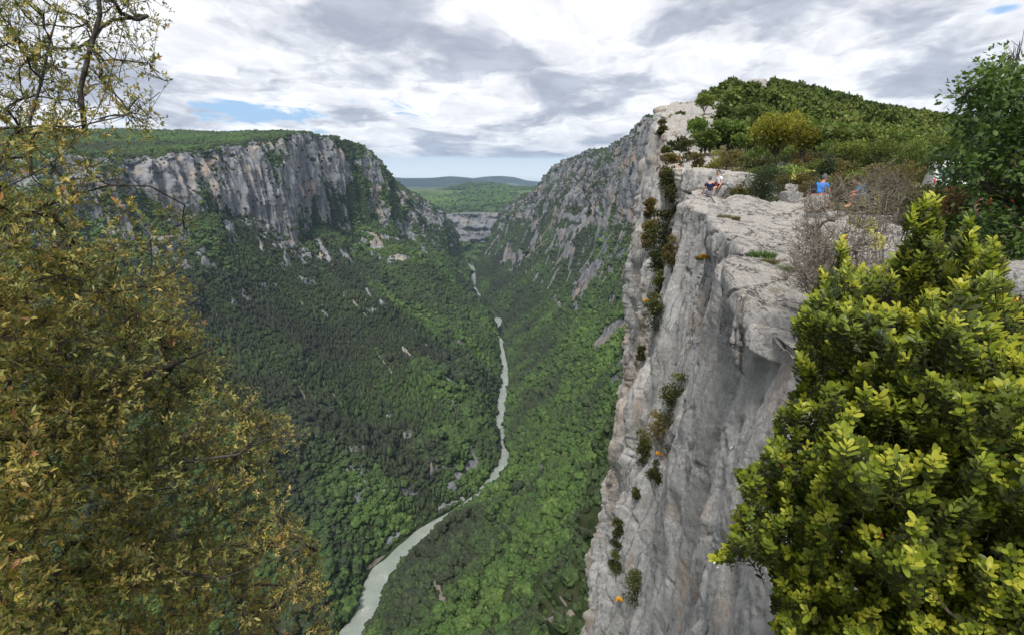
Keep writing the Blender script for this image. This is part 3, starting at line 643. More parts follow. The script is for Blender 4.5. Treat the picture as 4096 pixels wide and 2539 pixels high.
# ================================================================ vegetation builders
def unit(v): return v/(np.linalg.norm(v, axis=-1, keepdims=True)+1e-9)
def rand_dirs(rng, n): return unit(rng.normal(size=(n, 3)))
LEAF_T = {  # templates: (u across, w along, h cup), faces
 'tri2': (np.array([(0, 0, 0), (-.5, .45, .10), (0, 1, 0), (.5, .45, .10)]), [(0, 3, 2, 1)]),
 'oval': (np.array([(0, 0, 0), (-.36, .24, .08), (-.50, .58, .12), (-.34, .88, .08), (0, 1, 0), (.34, .88, .08), (.50, .58, .12), (.36, .24, .08), (0, .5, 0)]), [(0, 7, 8, 1), (1, 8, 2), (8, 7, 6), (2, 8, 4, 3), (8, 6, 5, 4)]),
 'lance': (np.array([(0, 0, 0), (-.5, .38, .14), (-.3, .72, .10), (0, 1.0, -.10), (.3, .72, .10), (.5, .38, .14), (0, .45, 0)]), [(0, 5, 6, 1), (1, 6, 3, 2), (6, 5, 4, 3)]),
 'lobed': (np.array([(0, 0, 0), (-.25, .2, .03), (-.52, .38, .08), (-.28, .5, .02), (-.5, .74, .06), (-.2, .8, .0), (0, 1, -.06), (.2, .8, .0), (.5, .74, .06), (.28, .5, .02), (.52, .38, .08), (.25, .2, .03)]), [(0, 11, 1), (1, 11, 9, 3), (1, 3, 2), (11, 10, 9), (3, 9, 7, 5), (3, 5, 4), (9, 8, 7), (5, 7, 6)]),
}
def leaves_arrays(rng, pos, axis, nrm, length, width, kind):
    T, F = LEAF_T[kind]; n = len(pos); k = len(T)
    axis = unit(axis); side = unit(np.cross(axis, nrm)); up = np.cross(side, axis)
    V = pos[:, None, :]+side[:, None, :]*(T[None, :, 0:1]*width[:, None, None])+axis[:, None, :]*(T[None, :, 1:2]*length[:, None, None])+up[:, None, :]*(T[None, :, 2:3]*width[:, None, None])
    return V.reshape(-1, 3), F, k
def faces_tiled(F, k, n):
    """split into tris, repeated n times with stride k"""
    tris = []
    for f in F:
        for i in range(1, len(f)-1): tris.append((f[0], f[i], f[i+1]))
    t = np.array(tris, dtype=np.int64)
    return (t[None]+(np.arange(n)*k)[:, None, None]).reshape(-1, 3)
def tubes(paths, sides=5):
    """paths: list of (pts (m,3), radii (m,)); returns V, quads"""
    Vs, Fs, off = [], [], 0
    ang = np.linspace(0, 2*math.pi, sides, endpoint=False)
    groups = {}
    for p, r in paths: groups.setdefault(len(p), []).append((p, r))
    for m, lst in groups.items():
        Pn = np.array([a for a, _ in lst], float); Rn = np.array([b for _, b in lst], float)
        t = np.gradient(Pn, axis=1); t = unit(t)
        ref = np.where(np.abs(t[..., 2:3]) > .9, np.array([1., 0, 0]), np.array([0, 0, 1.]))
        a = unit(np.cross(t, ref)); b = np.cross(t, a)
        V = Pn[:, :, None, :]+(a[:, :, None, :]*np.cos(ang)[None, None, :, None]+b[:, :, None, :]*np.sin(ang)[None, None, :, None])*Rn[:, :, None, None]
        N = len(lst); idx = np.arange(N*m*sides).reshape(N, m, sides)+off
        nx = np.roll(idx, -1, axis=2)
        F = np.stack([idx[:, :-1], nx[:, :-1], nx[:, 1:], idx[:, 1:]], -1).reshape(-1, 4)
        Vs.append(V.reshape(-1, 3)); Fs.append(F); off += N*m*sides
    return np.concatenate(Vs), np.concatenate(Fs)
def bez(p0, p1, bend, m, rng, wob=0.0):
    p0 = np.asarray(p0, float); p1 = np.asarray(p1, float)
    t = np.linspace(0, 1, m)[:, None]
    c = (p0+p1)/2+bend
    q = (1-t)**2*p0+2*t*(1-t)*c+t*t*p1
    if wob:
        w = rng.normal(size=(m, 3))*wob; w[0] = 0; q = q+w
    return q

def leaf_mat(name, ramp, rough=.55, transl=.35, spec=.35, obj_var=.25, rand='v', scale_obj=None):
    """ramp: list of (pos, colour) over the per-leaf random attribute"""
    m = bpy.data.materials.new(name); m.use_nodes = True; g = NT(m.node_tree)
    o = g.n('ShaderNodeOutputMaterial'); b = g.n('ShaderNodeBsdfPrincipled'); tr = g.n('ShaderNodeBsdfTranslucent'); mx = g.n('ShaderNodeMixShader', i_0=transl)
    at = g.n('ShaderNodeAttribute', attribute_name=rand)
    rp = g.n('ShaderNodeValToRGB'); el = rp.color_ramp.elements
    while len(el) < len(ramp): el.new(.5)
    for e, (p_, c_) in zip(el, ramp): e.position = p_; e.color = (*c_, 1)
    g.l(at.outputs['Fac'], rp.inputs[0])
    oi = g.n('ShaderNodeObjectInfo')
    hs = g.n('ShaderNodeHueSaturation'); g.l(rp.outputs[0], hs.inputs['Color'])
    g.put(hs.inputs['Value'], g.m('MULTIPLY_ADD', oi.outputs['Random'], obj_var*2, 1-obj_var))
    g.put(hs.inputs['Hue'], g.m('MULTIPLY_ADD', g.m('FRACT', g.m('MULTIPLY', oi.outputs['Random'], 7.31)), obj_var*.12, .5-obj_var*.06))
    c = hs.outputs[0]
    g.l(c, b.inputs['Base Color']); b.inputs['Roughness'].default_value = rough; b.inputs['Specular IOR Level'].default_value = spec
    g.l(g.mix(1.0, c, (1.25, 1.3, .7), 'MULTIPLY'), tr.inputs[0])
    g.l(b.outputs[0], mx.inputs[1]); g.l(tr.outputs[0], mx.inputs[2]); g.l(mx.outputs[0], o.inputs[0])
    return m
def bark_mat(name, c1, c2, sc=8.0):
    m, g, b = new_mat(name)
    ge = g.n('ShaderNodeTexCoord'); n = g.noise(ge.outputs['Object'], sc, 5, .7)
    g.l(g.mix(g.sm(n, .35, .65), c1, c2), b.inputs['Base Color']); b.inputs['Roughness'].default_value = .9
    bm = g.n('ShaderNodeBump', i_Strength=.6, i_Distance=.01); g.put(bm.inputs['Height'], n); g.l(bm.outputs[0], b.inputs['Normal'])
    return m
M_bark = bark_mat('grey_bark', (.045, .038, .032), (.13, .115, .10))

# ---------------------------------------------------------------- far forest: one object per wood, its trees instanced from shapes held in its own mesh
import bmesh
def ico(sub):
    bm_ = bmesh.new(); bmesh.ops.create_icosphere(bm_, subdivisions=sub, radius=1)
    v = np.array([x.co[:] for x in bm_.verts]); f = np.array([[y.index for y in x.verts] for x in bm_.faces]); bm_.free(); return v, f
ICO1, ICO2, ICO3 = ico(1), ico(2), ico(3)
def crown_round(seed, sub=2):
    v, f = (ICO2 if sub == 2 else ICO3); v = v.copy()
    r = 1+.46*perlin(v*1.7+seed*7.7)+.34*perlin(v*4.1+seed*3.1)+.22*perlin(v*9.3+seed*1.7)
    v = v*r[:, None]; v[:, 2] = v[:, 2]*.85+.55
    v[:, 2] = np.maximum(v[:, 2], -.15)
    return v*.55, f
def crown_pine(seed):
    v, f = ICO2; v = v.copy(); h = (v[:, 2]+1)/2
    w = (1-h*.72)*(1+.35*perlin(v*3.3+seed*5.))
    v[:, 0] *= w*.8; v[:, 1] *= w*.8; v[:, 2] = h*2.1-.1+.1*perlin(v*5+seed)
    return v*.6, f
def forest(name, pts, scl, tint, protos, mats, label, variant=None, seed=1):
    rng = np.random.default_rng(seed)
    V, F, pid, off = [], [], [], 0
    for k, (v, f) in enumerate(protos):
        V.append(v); F.append(f+off); off += len(v); pid += [k+1]*len(v)
    nproto = off
    V.append(pts); V = np.concatenate(V); F = np.concatenate(F)
    me = bpy.data.meshes.new(name)
    me.vertices.add(len(V)); me.vertices.foreach_set('co', V.astype(np.float32).ravel())
    me.loops.add(F.size); me.loops.foreach_set('vertex_index', F.astype(np.int32).ravel())
    me.polygons.add(len(F)); me.polygons.foreach_set('loop_start', (np.arange(len(F))*3).astype(np.int32))
    me.update(calc_edges=True)
    for m in mats: me.materials.append(m)
    def addf(nm, arr):
        a = me.attributes.new(nm, 'FLOAT', 'POINT'); full = np.zeros(len(V), dtype=np.float32); full[nproto:] = arr; a.data.foreach_set('value', full)
    addf('scl', scl); addf('tint', tint); addf('rot', rng.uniform(0, 6.28, len(pts)))
    a = me.attributes.new('pid', 'INT', 'POINT'); arr = np.zeros(len(V), dtype=np.int32); arr[:nproto] = pid; a.data.foreach_set('value', arr)
    a = me.attributes.new('var', 'INT', 'POINT'); arr = np.zeros(len(V), dtype=np.int32)
    arr[nproto:] = rng.integers(0, len(protos), len(pts)) if variant is None else variant; a.data.foreach_set('value', arr)
    o = bpy.data.objects.new(name, me); col.objects.link(o)
    ng = bpy.data.node_groups.new(name+'_scatter', 'GeometryNodeTree')
    ng.interface.new_socket('Geometry', in_out='INPUT', socket_type='NodeSocketGeometry'); ng.interface.new_socket('Geometry', in_out='OUTPUT', socket_type='NodeSocketGeometry')
    N = ng.nodes.new; L = ng.links.new
    gi, go = N('NodeGroupInput'), N('NodeGroupOutput')
    def named(nm, ty):
        q = N('GeometryNodeInputNamedAttribute'); q.data_type = ty; q.inputs['Name'].default_value = nm; return q.outputs['Attribute']
    pidn = named('pid', 'INT')
    def sep(k):
        c = N('FunctionNodeCompare'); c.data_type = 'INT'; c.operation = 'EQUAL'; L(pidn, c.inputs[2]); c.inputs[3].default_value = k
        s = N('GeometryNodeSeparateGeometry'); s.domain = 'POINT'; L(gi.outputs[0], s.inputs[0]); L(c.outputs[0], s.inputs[1]); return s.outputs[0]
    join = N('GeometryNodeJoinGeometry')
    for k in range(len(protos), 0, -1):
        ti = N('GeometryNodeGeometryToInstance'); L(sep(k), ti.inputs[0]); L(ti.outputs[0], join.inputs[0])
    iop = N('GeometryNodeInstanceOnPoints'); L(sep(0), iop.inputs['Points']); L(join.outputs[0], iop.inputs['Instance'])
    iop.inputs['Pick Instance'].default_value = True; L(named('var', 'INT'), iop.inputs['Instance Index'])
    cx = N('ShaderNodeCombineXYZ'); L(named('rot', 'FLOAT'), cx.inputs[2]); L(cx.outputs[0], iop.inputs['Rotation'])
    L(named('scl', 'FLOAT'), iop.inputs['Scale'])
    L(iop.outputs[0], go.inputs[0])
    md = o.modifiers.new('scatter', 'NODES'); md.node_group = ng
    return tag(o, label, kind='stuff')
def forest_mat(name, ramp, sc=2.5):
    m, g, b = new_mat(name)
    at = g.n('ShaderNodeAttribute', attribute_type='INSTANCER', attribute_name='tint')
    rp = g.n('ShaderNodeValToRGB'); el = rp.color_ramp.elements
    while len(el) < len(ramp): el.new(.5)
    for e, (p_, c_) in zip(el, ramp): e.position = p_; e.color = (*c_, 1)
    g.l(at.outputs['Fac'], rp.inputs[0])
    tc = g.n('ShaderNodeTexCoord'); n = g.noise(tc.outputs['Object'], sc, 4, .75)
    c = g.mix(1.0, rp.outputs[0], g.mix(g.sm(n, .35, .65), (.6, .6, .6), (1.45, 1.45, 1.4)), 'MULTIPLY')
    g.l(c, b.inputs['Base Color']); b.inputs['Roughness'].default_value = .8; b.inputs['Specular IOR Level'].default_value = .15
    bm = g.n('ShaderNodeBump', i_Strength=1.0, i_Distance=.6); g.put(bm.inputs['Height'], n); g.l(bm.outputs[0], b.inputs['Normal'])
    return m
def scatter(G, dens, area_per, seed, margin=70):
    rng = np.random.default_rng(seed)
    a = G[:-1, :-1]; b = G[1:, :-1]; c = G[1:, 1:]; d = G[:-1, 1:]
    ar = .5*np.linalg.norm(np.cross(c-a, d-b), axis=-1)
    dn = dens[:-1, :-1]
    cx, cy = to_px((a+c)/2)
    vis = (cx > -margin) & (cx < W_+margin) & (cy > -200) & (cy < H_+margin) & ((a+c)[..., 1] > 0)
    ex = ar*dn*vis/area_per
    cnt = np.floor(ex+rng.random(ex.shape)).astype(int).ravel()
    idx = np.repeat(np.arange(cnt.size), cnt)
    u, v = rng.random(len(idx))[:, None], rng.random(len(idx))[:, None]
    A, B, C_, D = (k.reshape(-1, 3)[idx] for k in (a, b, c, d))
    P_ = (A*(1-u)+B*u)*(1-v)+(D*(1-u)+C_*u)*v
    return P_, idx
GREEN = [(0.0, (.034, .040, .026)), (.30, (.042, .056, .028)), (.55, (.050, .084, .027)), (.8, (.068, .118, .030)), (1.0, (.10, .15, .042))]
M_for = forest_mat('valley_forest', GREEN)
PROT = [crown_round(i+1, 3) for i in range(5)]+[crown_pine(i+1) for i in range(3)]
def wood(G, rock, scree, seed, name, label, pine_fn, tj, foot, rim, apf=17.0, tint_shift=0.0):
    n = grid_normals(G); nz = np.abs(n[..., 2])
    cl = (sstep(tj, foot-.1, foot+.2)*(1-sstep(tj, rim-.02, rim+.1)))[None, :]
    dn = fbm(G*.012+seed, 3)
    dens = (1-sstep(rock, .35, .65))*(1-sstep(scree, .35, .6))*(.72+.6*np.clip(dn, -.5, .8))
    dens = np.where(cl > .5, dens*.75+.10*sstep(fbm(G*.02+3, 3), 0, .3), dens)
    dens = dens*(tj[None, :] > 1.05)
    pts, idx = scatter(G, np.clip(dens, 0, 1.3), apf, seed)
    rng = np.random.default_rng(seed)
    t1 = fbm(pts*.0065+seed+9, 3); t2 = rng.normal(size=len(pts))*.13
    pine = pine_fn(pts, rng)
    tint = np.clip(.52+tint_shift+.42*t1+t2-.42*pine, 0, 1)
    big = .5+.5*np.clip(fbm(pts*.009+3*seed, 2)+.3, 0, 1)
    scl = rng.lognormal(0, .36, len(pts))*4.7*(.55+.75*big)
    # trees on the cliffs and in the high scrub are small, those by the river big
    hh = np.clip((pts[:, 2]-RZ)/350, 0, 1); scl *= 1.18-.55*hh
    var = np.where(rng.random(len(pts)) < pine, rng.integers(5, 8, len(pts)), rng.integers(0, 5, len(pts)))
    pts = pts+np.array([0, 0, -.3])
    print(name, len(pts))
    return forest(name, pts, scl, tint, PROT, [M_for], label, var, seed)
def pineL(p, rng):
    x, y = to_px(p)
    # the dark pine plantation fills the bowl under the tall cliff, left of the spur
    d = np.maximum(np.abs((p[:, 0]+330)/210), np.abs((p[:, 1]-930)/240))
    m = 1-sstep(d+fbm(p*.01, 3)*.35, .8, 1.15)
    return np.clip(m*.95+.18*(fbm(p*.01+5, 2) > .25), 0, 1)
wood(GL, rockL, screeL, 3, 'forest', 'dense mixed wood with dark pines covering the left flank and plateau', pineL, tjL, 4, 6, 10.0)
wood(GR, rockR, screeR, 5, 'forest', 'dense bright green broadleaf wood covering the right flank', lambda p, r: .22*(fbm(p*.008+2, 2) > .1)+sstep(p[:, 1], 1300, 1700)*.6, tjR, 4, 6, 10.5, .05)
fd = (1-sstep(rkF, .4, .6))*np.ones(GF.shape[:2])
pts, idx = scatter(GF, fd*(1-scF)*np.clip(.6+fbm(GF*.004+1, 3)*.8, .1, 1), 420., 9, 20)
rng = np.random.default_rng(4); forest('forest', pts, rng.lognormal(0, .3, len(pts))*17, np.clip(.55+.4*fbm(pts*.002, 3)+rng.normal(size=len(pts))*.1, 0, 1), PROT[:5], [M_for], 'open woodland on the far rounded green hill', None, 6)

# ================================================================ slabs and boulders on the rim
def plate(name, ctrl, thick, label, cat, nu=170, nv=170, amp=.05, undercut=.25, mat=None):
    """a thick block of rock under a grid of control points (rows far to near, each left to right)"""
    A = np.array(ctrl, float)
    cen = A.mean((0, 1))
    def ring(A, out, dz):
        B = np.zeros((A.shape[0]+2, A.shape[1]+2, 3)); B[1:-1, 1:-1] = A
        B[0, 1:-1] = A[0]; B[-1, 1:-1] = A[-1]; B[1:-1, 0] = A[:, 0]; B[1:-1, -1] = A[:, -1]
        B[0, 0] = A[0, 0]; B[0, -1] = A[0, -1]; B[-1, 0] = A[-1, 0]; B[-1, -1] = A[-1, -1]
        for sl_ in (np.s_[0, :], np.s_[-1, :], np.s_[:, 0], np.s_[:, -1]):
            v = B[sl_]-cen; v[:, 2] = 0; v = unit(v)
            B[sl_] = B[sl_]+v*out; B[sl_][:, 2] += dz
        # corners were moved twice: average
        return B
    B = ring(A, .06, -.06); B = ring(B, .03, -thick*.45); B = ring(B, -undercut*.5, -thick*.35); B = ring(B, -undercut, -thick*.25)
    n0, m0 = B.shape[:2]
    wi = [1.2, 1.4, .8, .5]+[1.5]*(n0-9)+[.5, .8, 1.4, 1.2]; wj = [1.2, 1.4, .8, .5]+[1.5]*(m0-9)+[.5, .8, 1.4, 1.2]
    C = cr_interp(B, nu, seg_ts(wi, nu)); C = np.swapaxes(cr_interp(np.swapaxes(C, 0, 1), nv, seg_ts(wj, nv)), 0, 1)
    n = grid_normals(C)
    if n[nu//2, nv//2, 2] < 0: n = -n
    rot = C*np.array([1, 1, 1])
    d = amp*1.6*fbm(C*np.array([1.0, .8, 1.0])+cen, 3, .55)
    # layered joints: shallow steps that run across the block
    s_ = C[..., 0]*.55+C[..., 1]*.35+C[..., 2]*1.2+.35*fbm(C*.8+3, 2)
    stp = np.abs(((s_*1.1) % 1)-.5)
    d -= amp*2.2*sstep(stp, .46, .5)
    d += amp*.7*np.floor(s_*1.1)%2*.35
    d -= amp*1.2*sstep(ridged(C*np.array([1.3, .9, 2.])+9, 3, .5), 1.45, 1.7)
    d += amp*.35*fbm(C*7+1, 3, .6)
    C = C+n*d[..., None]
    o = mesh_obj(name, C.reshape(-1, 3), grid_faces(nu, nv), mat or M_rock, smooth=True)
    return tag(o, label, cat)
plate('rock_slab', [
 [P(737, 198.5, 21), P(752, 200, 21), P(763, 204.5, 20.6), P(769, 210, 20), P(800, 214, 19), P(850, 222, 17.5), P(905, 232, 15)],
 [P(722, 207, 19), P(742, 209, 18.6), P(765, 214, 18), P(790, 220, 17.4), P(830, 227, 16.5), P(870, 234, 15.5), P(920, 240, 14)],
 [P(712, 217, 17), P(733, 222, 16.6), P(765, 228, 16), P(800, 235, 15.2), P(835, 241, 14.3), P(880, 248, 13.2), P(930, 252, 12.5)],
 [P(719, 227, 15), P(740, 233, 14.6), P(770, 241, 14), P(800, 249, 13.2), P(835, 256, 12.4), P(875, 262, 11.6), P(925, 268, 11)],
 [P(731, 238, 13), P(748, 243, 12.8), P(772, 252, 12.2), P(800, 262, 11.6), P(830, 271, 11), P(865, 278, 10.4), P(910, 284, 9.8)],
 [P(744, 250, 11.4), P(757, 254, 11.2), P(777, 263, 10.8), P(800, 275, 10.3), P(828, 285, 9.8), P(858, 292, 9.3), P(895, 298, 8.9)]],
 1.0, 'broad pale limestone slab sloping towards the grey bare shrub', 'rock slab', amp=.06)
plate('rock_slab', [
 [P(771, 206.5, 22), P(782, 204, 22), P(795, 204, 22), P(810, 208, 21.5), P(822, 213, 21), P(850, 217, 20), P(900, 221, 18)],
 [P(773, 212, 20.5), P(785, 211, 20.5), P(800, 212, 20.3), P(815, 216, 20), P(832, 220, 19.4), P(860, 225, 18.4), P(915, 231, 16.5)],
 [P(778, 219, 19), P(792, 219, 19), P(808, 221, 18.6), P(825, 225, 18), P(845, 229, 17.4), P(872, 233, 16.5), P(925, 240, 15)]],
 .6, 'low domed limestone slab in front of the upright boulders', 'rock slab', nu=110, nv=130, amp=.05)
plate('rock_slab', [
 [P(731, 254.5, 10.2), P(744, 256, 10.2), P(760, 261, 10), P(776, 268, 9.7), P(795, 281, 9.2), P(815, 296, 8.7)],
 [P(727, 260, 9.7), P(742, 263, 9.6), P(760, 270, 9.4), P(778, 279, 9.1), P(797, 291, 8.7), P(818, 306, 8.2)],
 [P(729, 270, 9.1), P(744, 275, 9.0), P(762, 283, 8.7), P(782, 292, 8.4), P(800, 302, 8.1), P(822, 316, 7.7)],
 [P(735, 281, 8.5), P(750, 287, 8.3), P(768, 296, 8.1), P(786, 304, 7.8), P(805, 313, 7.5), P(828, 326, 7.2)],
 [P(743, 293, 7.9), P(757, 301, 7.7), P(773, 309, 7.5), P(790, 316, 7.3), P(810, 324, 7.1), P(835, 338, 6.8)]],
 .62, 'nearest limestone slab overhanging the cliff beside the boxwood bush', 'rock slab', amp=.035, undercut=.22)
plate('rock_slab', [
 [P(752, 254.5, 11.4), P(760, 257, 11.2), P(769, 261, 11)],
 [P(750, 258, 11), P(759, 262, 10.8), P(768, 267, 10.6)],
 [P(752, 263, 10.5), P(761, 268, 10.4), P(771, 273, 10.2)]],
 .25, 'small wedge of limestone between the two big slabs, beside the green tuft', 'rock slab', nu=60, nv=60, amp=.02, undercut=.05)

def boulder(name, px, py, Y, size, seed, label, cat='boulder', rotz=0.0, tilt=0.0, sub=5, facets=14, amp=.05, sink=.3, mat=None, zbase=None, world_pos=None):
    """faceted limestone block; px,py is the middle of its foot; size = (x, y, z) in metres"""
    rng = np.random.default_rng(seed)
    bm_ = bmesh.new(); bmesh.ops.create_icosphere(bm_, subdivisions=sub+1, radius=1)
    v = np.array([x.co[:] for x in bm_.verts]); f = np.array([[y.index for y in x.verts] for x in bm_.faces]); bm_.free()
    d = unit(v)
    nr = rand_dirs(rng, facets); nr[:, 2] *= .8; nr = unit(nr)
    nr = np.concatenate([nr, [[1, 0, 0], [-1, 0, 0], [0, 1, 0], [0, -1, 0], [0, 0, 1], [0, 0, -1]]+rng.normal(size=(6, 3))*.16]); nr = unit(nr)
    off = np.concatenate([rng.uniform(.92, 1.18, facets), rng.uniform(.78, .92, 6)])
    dots = d@nr.T; t = np.where(dots > .05, off[None]/np.maximum(dots, .05), 9)
    k = 14.; r = -np.log(np.exp(-k*np.minimum(t, 3)).sum(1))/k
    v = d*r[:, None]*np.array(size)*.5/.86
    v = v+d*(amp*fbm(v*1.7/max(size)*2+seed, 4, .6)+amp*.35*fbm(v*9+seed, 3, .6)-amp*.8*sstep(ridged(v*1.6/max(size)*1.5+seed*3, 2), 1.3, 1.6))[:, None]*1.0
    c, s_ = math.cos(tilt), math.sin(tilt); v = v@np.array([[c, 0, -s_], [0, 1, 0], [s_, 0, c]])
    c, s_ = math.cos(rotz), math.sin(rotz); v = v@np.array([[c, s_, 0], [-s_, c, 0], [0, 0, 1]])
    o = mesh_obj(name, v, f, mat or M_rock, smooth=True)
    p = P(px, py, Y) if world_pos is None else world_pos
    o.location = (p[0], p[1], p[2]+size[2]*.5*(1-sink))
    return tag(o, label, cat)
# the climbers' block, built of large joined pieces
boulder('boulder', 698, 196, 32.2, (1.5, 2.2, 1.5), 3, 'large square limestone block at the cliff edge behind the two climbers', 'boulder', .2, sub=5, sink=.05, amp=.07)
boulder('boulder', 716, 187, 34, (2.9, 2.2, .95), 5, 'long low limestone ledge above the white shirted climber', 'boulder', -.12, .10, sink=.0, amp=.07)
boulder('boulder', 734, 188, 33, (2.6, 2.4, .8), 6, 'flat grey ledge running right from the climbers towards the dark juniper', 'boulder', .3, .14, sink=.1, amp=.07)
boulder('boulder', 722.5, 199, 29.6, (1.05, 1.3, .88), 8, 'rounded boulder the white shirted climber sits on', 'boulder', .5, sub=5, sink=.05, amp=.04)
boulder('boulder', 707, 221, 28.0, (1.3, 1.9, .95), 9, 'sloping rock below the feet of the climbers', 'boulder', .2, -.25, sub=5, sink=.1, amp=.06)
boulder('boulder', 785, 356, 7.35, (.78, .95, .42), 25, 'broken block wedged under the front of the nearest slab beside the boxwood', 'boulder', .35, .12, sub=5, sink=.0, amp=.03)
boulder('boulder', 791, 205, 21.8, (.62, .6, .46), 12, 'squat upright boulder left of the man in the blue shirt', 'boulder', .2, sub=4, sink=.0, amp=.02)
boulder('boulder', 804.5, 207, 21.2, (.42, .4, .34), 14, 'smallest pale boulder between two upright ones', 'boulder', .8, sub=4, sink=.0, amp=.02)
boulder('boulder', 816, 212.5, 17.4, (.58, .55, .56), 17, 'grey upright boulder under the orange shorts of the seated man', 'boulder', .4, sub=5, sink=.0, amp=.02)
crags = [(753, 103, 262, (9, 8, 11), 'grey rock crown on the summit of the wooded ridge'), (764, 112, 250, (10, 7, 6), 'second grey outcrop just below the summit crown'), (688, 128, 106, (4.4, 4, 3.0), 'pale crag right of the corner crag'), (699, 134, 98, (5, 4, 2.8), 'long pale outcrop among trees of the craggy corner'), (684, 146, 84, (3.6, 3.2, 2.6), 'grey outcrop in the middle of the craggy corner'), (735, 122, 150, (6, 5, 3), 'small pale outcrop between trees under the skyline'), (708, 124, 112, (4, 4, 2), 'low pale outcrop on the skyline of the craggy corner')]
for i, (x, y, Y, sz, lb) in enumerate(crags): boulder('outcrop', x, y, Y, sz, 200+i, lb, 'rock', .3*i, .1, sub=5, sink=.15, amp=.16*sz[0]/4)
for i, (x, y, s_) in enumerate(((790, 195, .3), (793, 191, .26), (788, 190, .24), (796, 196, .2))):
    boulder('stone', x, y, 24, (s_*1.3, s_, s_), 30+i, ['lowest pale stone of the small heap behind the squat boulder', 'topmost pale stone of the small heap', 'stone on the left of the small heap', 'little stone on the right of the small heap'][i], 'stone', sub=3, amp=.02, sink=0)
boulder('boulder', 1020, 300, 6.2, (.55, .7, .38), 21, 'grey weathered boulder at the right edge below the oak', 'boulder', .3, -.5, sub=5, sink=.1, amp=.05)
boulder('boulder', 996, 300, 6.8, (.42, .7, .16), 23, 'low flat rock on the ground left of the right edge boulder', 'boulder', .1, .1, sub=5, sink=.1, amp=.03)

# ================================================================ trees and shrubs on the ridge
def leafy(rng, n, Rx, Rz, z0, leaf, kind='tri2', blobs=12, flat=.8, core=.25, aspect=.7, low=False):
    """leaf clumps on the shells of overlapping blobs: returns V, F, v-attribute"""
    bc = rand_dirs(rng, blobs)*rng.uniform(.25, .8, (blobs, 1)); bc = bc*np.array([Rx, Rx, Rz])*.78
    bc[:, 2] += z0+Rz
    if z0 < .06*Rz*2:      # a bush: fill it down to the ground
        h = rng.uniform(.02, .86, blobs)**.9; rad = np.sqrt(np.clip(1-(h*1.02-.30)**2*1.5, .05, 1))*.78
        an = rng.uniform(0, 6.28, blobs); rr_ = np.sqrt(rng.random(blobs))*rad*Rx*.85
        bc = np.stack([np.cos(an)*rr_, np.sin(an)*rr_, z0+h*Rz*2*.92], 1)
    br = rng.uniform(.28, .5, blobs)*min(Rx, Rz)*1.05
    w = br**2; k = rng.choice(blobs, n, p=w/w.sum())
    d = rand_dirs(rng, n); d[:, 2] = np.where(rng.random(n) < .6, np.abs(d[:, 2]), d[:, 2])
    rr = br[k]*np.where(rng.random(n) < core, rng.uniform(.2, .8, n), rng.normal(1, .13, n))
    p = bc[k]+d*rr[:, None]*np.array([1, 1, flat])
    ax = unit(d+rand_dirs(rng, n)*.9+np.array([0, 0, .25])); nr = unit(rand_dirs(rng, n)+d*.5+np.array([0, 0, .8]))
    L = leaf*rng.lognormal(0, .3, n)
    V, F, kk = leaves_arrays(rng, p, ax, nr, L, L*aspect, kind)
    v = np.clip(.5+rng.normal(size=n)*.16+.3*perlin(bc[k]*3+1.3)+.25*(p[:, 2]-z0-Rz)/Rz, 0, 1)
    return V, faces_tiled(F, kk, n), np.repeat(v, kk), bc, br
def trunk_paths(rng, bc, base_r, z_base=-.3, top=None, m=7):
    cen = bc.mean(0); top = cen if top is None else np.array(top)
    fork = np.array([top[0]*.4, top[1]*.4, z_base+(cen[2]-z_base)*.45])
    ps = [(bez((0, 0, z_base), fork, rng.normal(size=3)*.06*abs(cen[2]), m, rng), np.linspace(base_r, base_r*.7, m))]
    for c in bc:
        ps.append((bez(fork, c, rng.normal(size=3)*.12*np.linalg.norm(c-fork)+np.array([0, 0, .1]), m, rng), np.linspace(base_r*.5, base_r*.08, m)))
    return ps
def make_tree(name, seed, H, Rx, n, leaf, mat, label=None, cat=None, group=None, loc=(0, 0, 0), base_r=None, z0=None, kind='tri2', blobs=12, bark=None, core=.25, aspect=.7, crown_name='crown'):
    rng = np.random.default_rng(seed); z0 = H*.18 if z0 is None else z0; Rz = (H-z0)/2
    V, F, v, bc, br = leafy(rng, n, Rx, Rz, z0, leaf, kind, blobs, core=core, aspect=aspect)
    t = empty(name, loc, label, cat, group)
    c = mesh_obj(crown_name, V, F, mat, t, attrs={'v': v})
    TV, TF = tubes(trunk_paths(rng, bc, base_r or H*.022), 5)
    mesh_obj('trunk', TV, TF, bark or M_bark, t, smooth=True)
    return t
def copy_tree(o, parent=None):
    c = o.copy(); col.objects.link(c)
    if parent is not None: c.parent = parent
    for ch in o.children: copy_tree(ch, c)
    return c
OAK = [(0, (.036, .052, .014)), (.35, (.072, .104, .020)), (.7, (.125, .165, .030)), (1, (.19, .235, .045))]
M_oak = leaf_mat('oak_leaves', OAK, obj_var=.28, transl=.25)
M_yel = leaf_mat('young_leaves', [(0, (.05, .055, .010)), (.4, (.15, .155, .020)), (.75, (.24, .23, .028)), (1, (.34, .30, .04))], obj_var=.12, transl=.35)
M_jun = leaf_mat('juniper_leaves', [(0, (.010, .018, .008)), (.5, (.024, .038, .013)), (1, (.055, .075, .022))], obj_var=.2, transl=.15)
M_brn = leaf_mat('brownish_leaves', [(0, (.035, .032, .012)), (.4, (.09, .072, .022)), (.7, (.15, .115, .032)), (1, (.20, .17, .05))], obj_var=.25, transl=.25)
M_rust = leaf_mat('rusty_leaves', [(0, (.035, .018, .006)), (.5, (.10, .050, .012)), (1, (.19, .10, .03))], obj_var=.15, transl=.2)
M_box2 = leaf_mat('olive_leaves', [(0, (.018, .022, .007)), (.4, (.042, .050, .012)), (.8, (.085, .088, .020)), (1, (.12, .125, .03))], obj_var=.3, transl=.22)
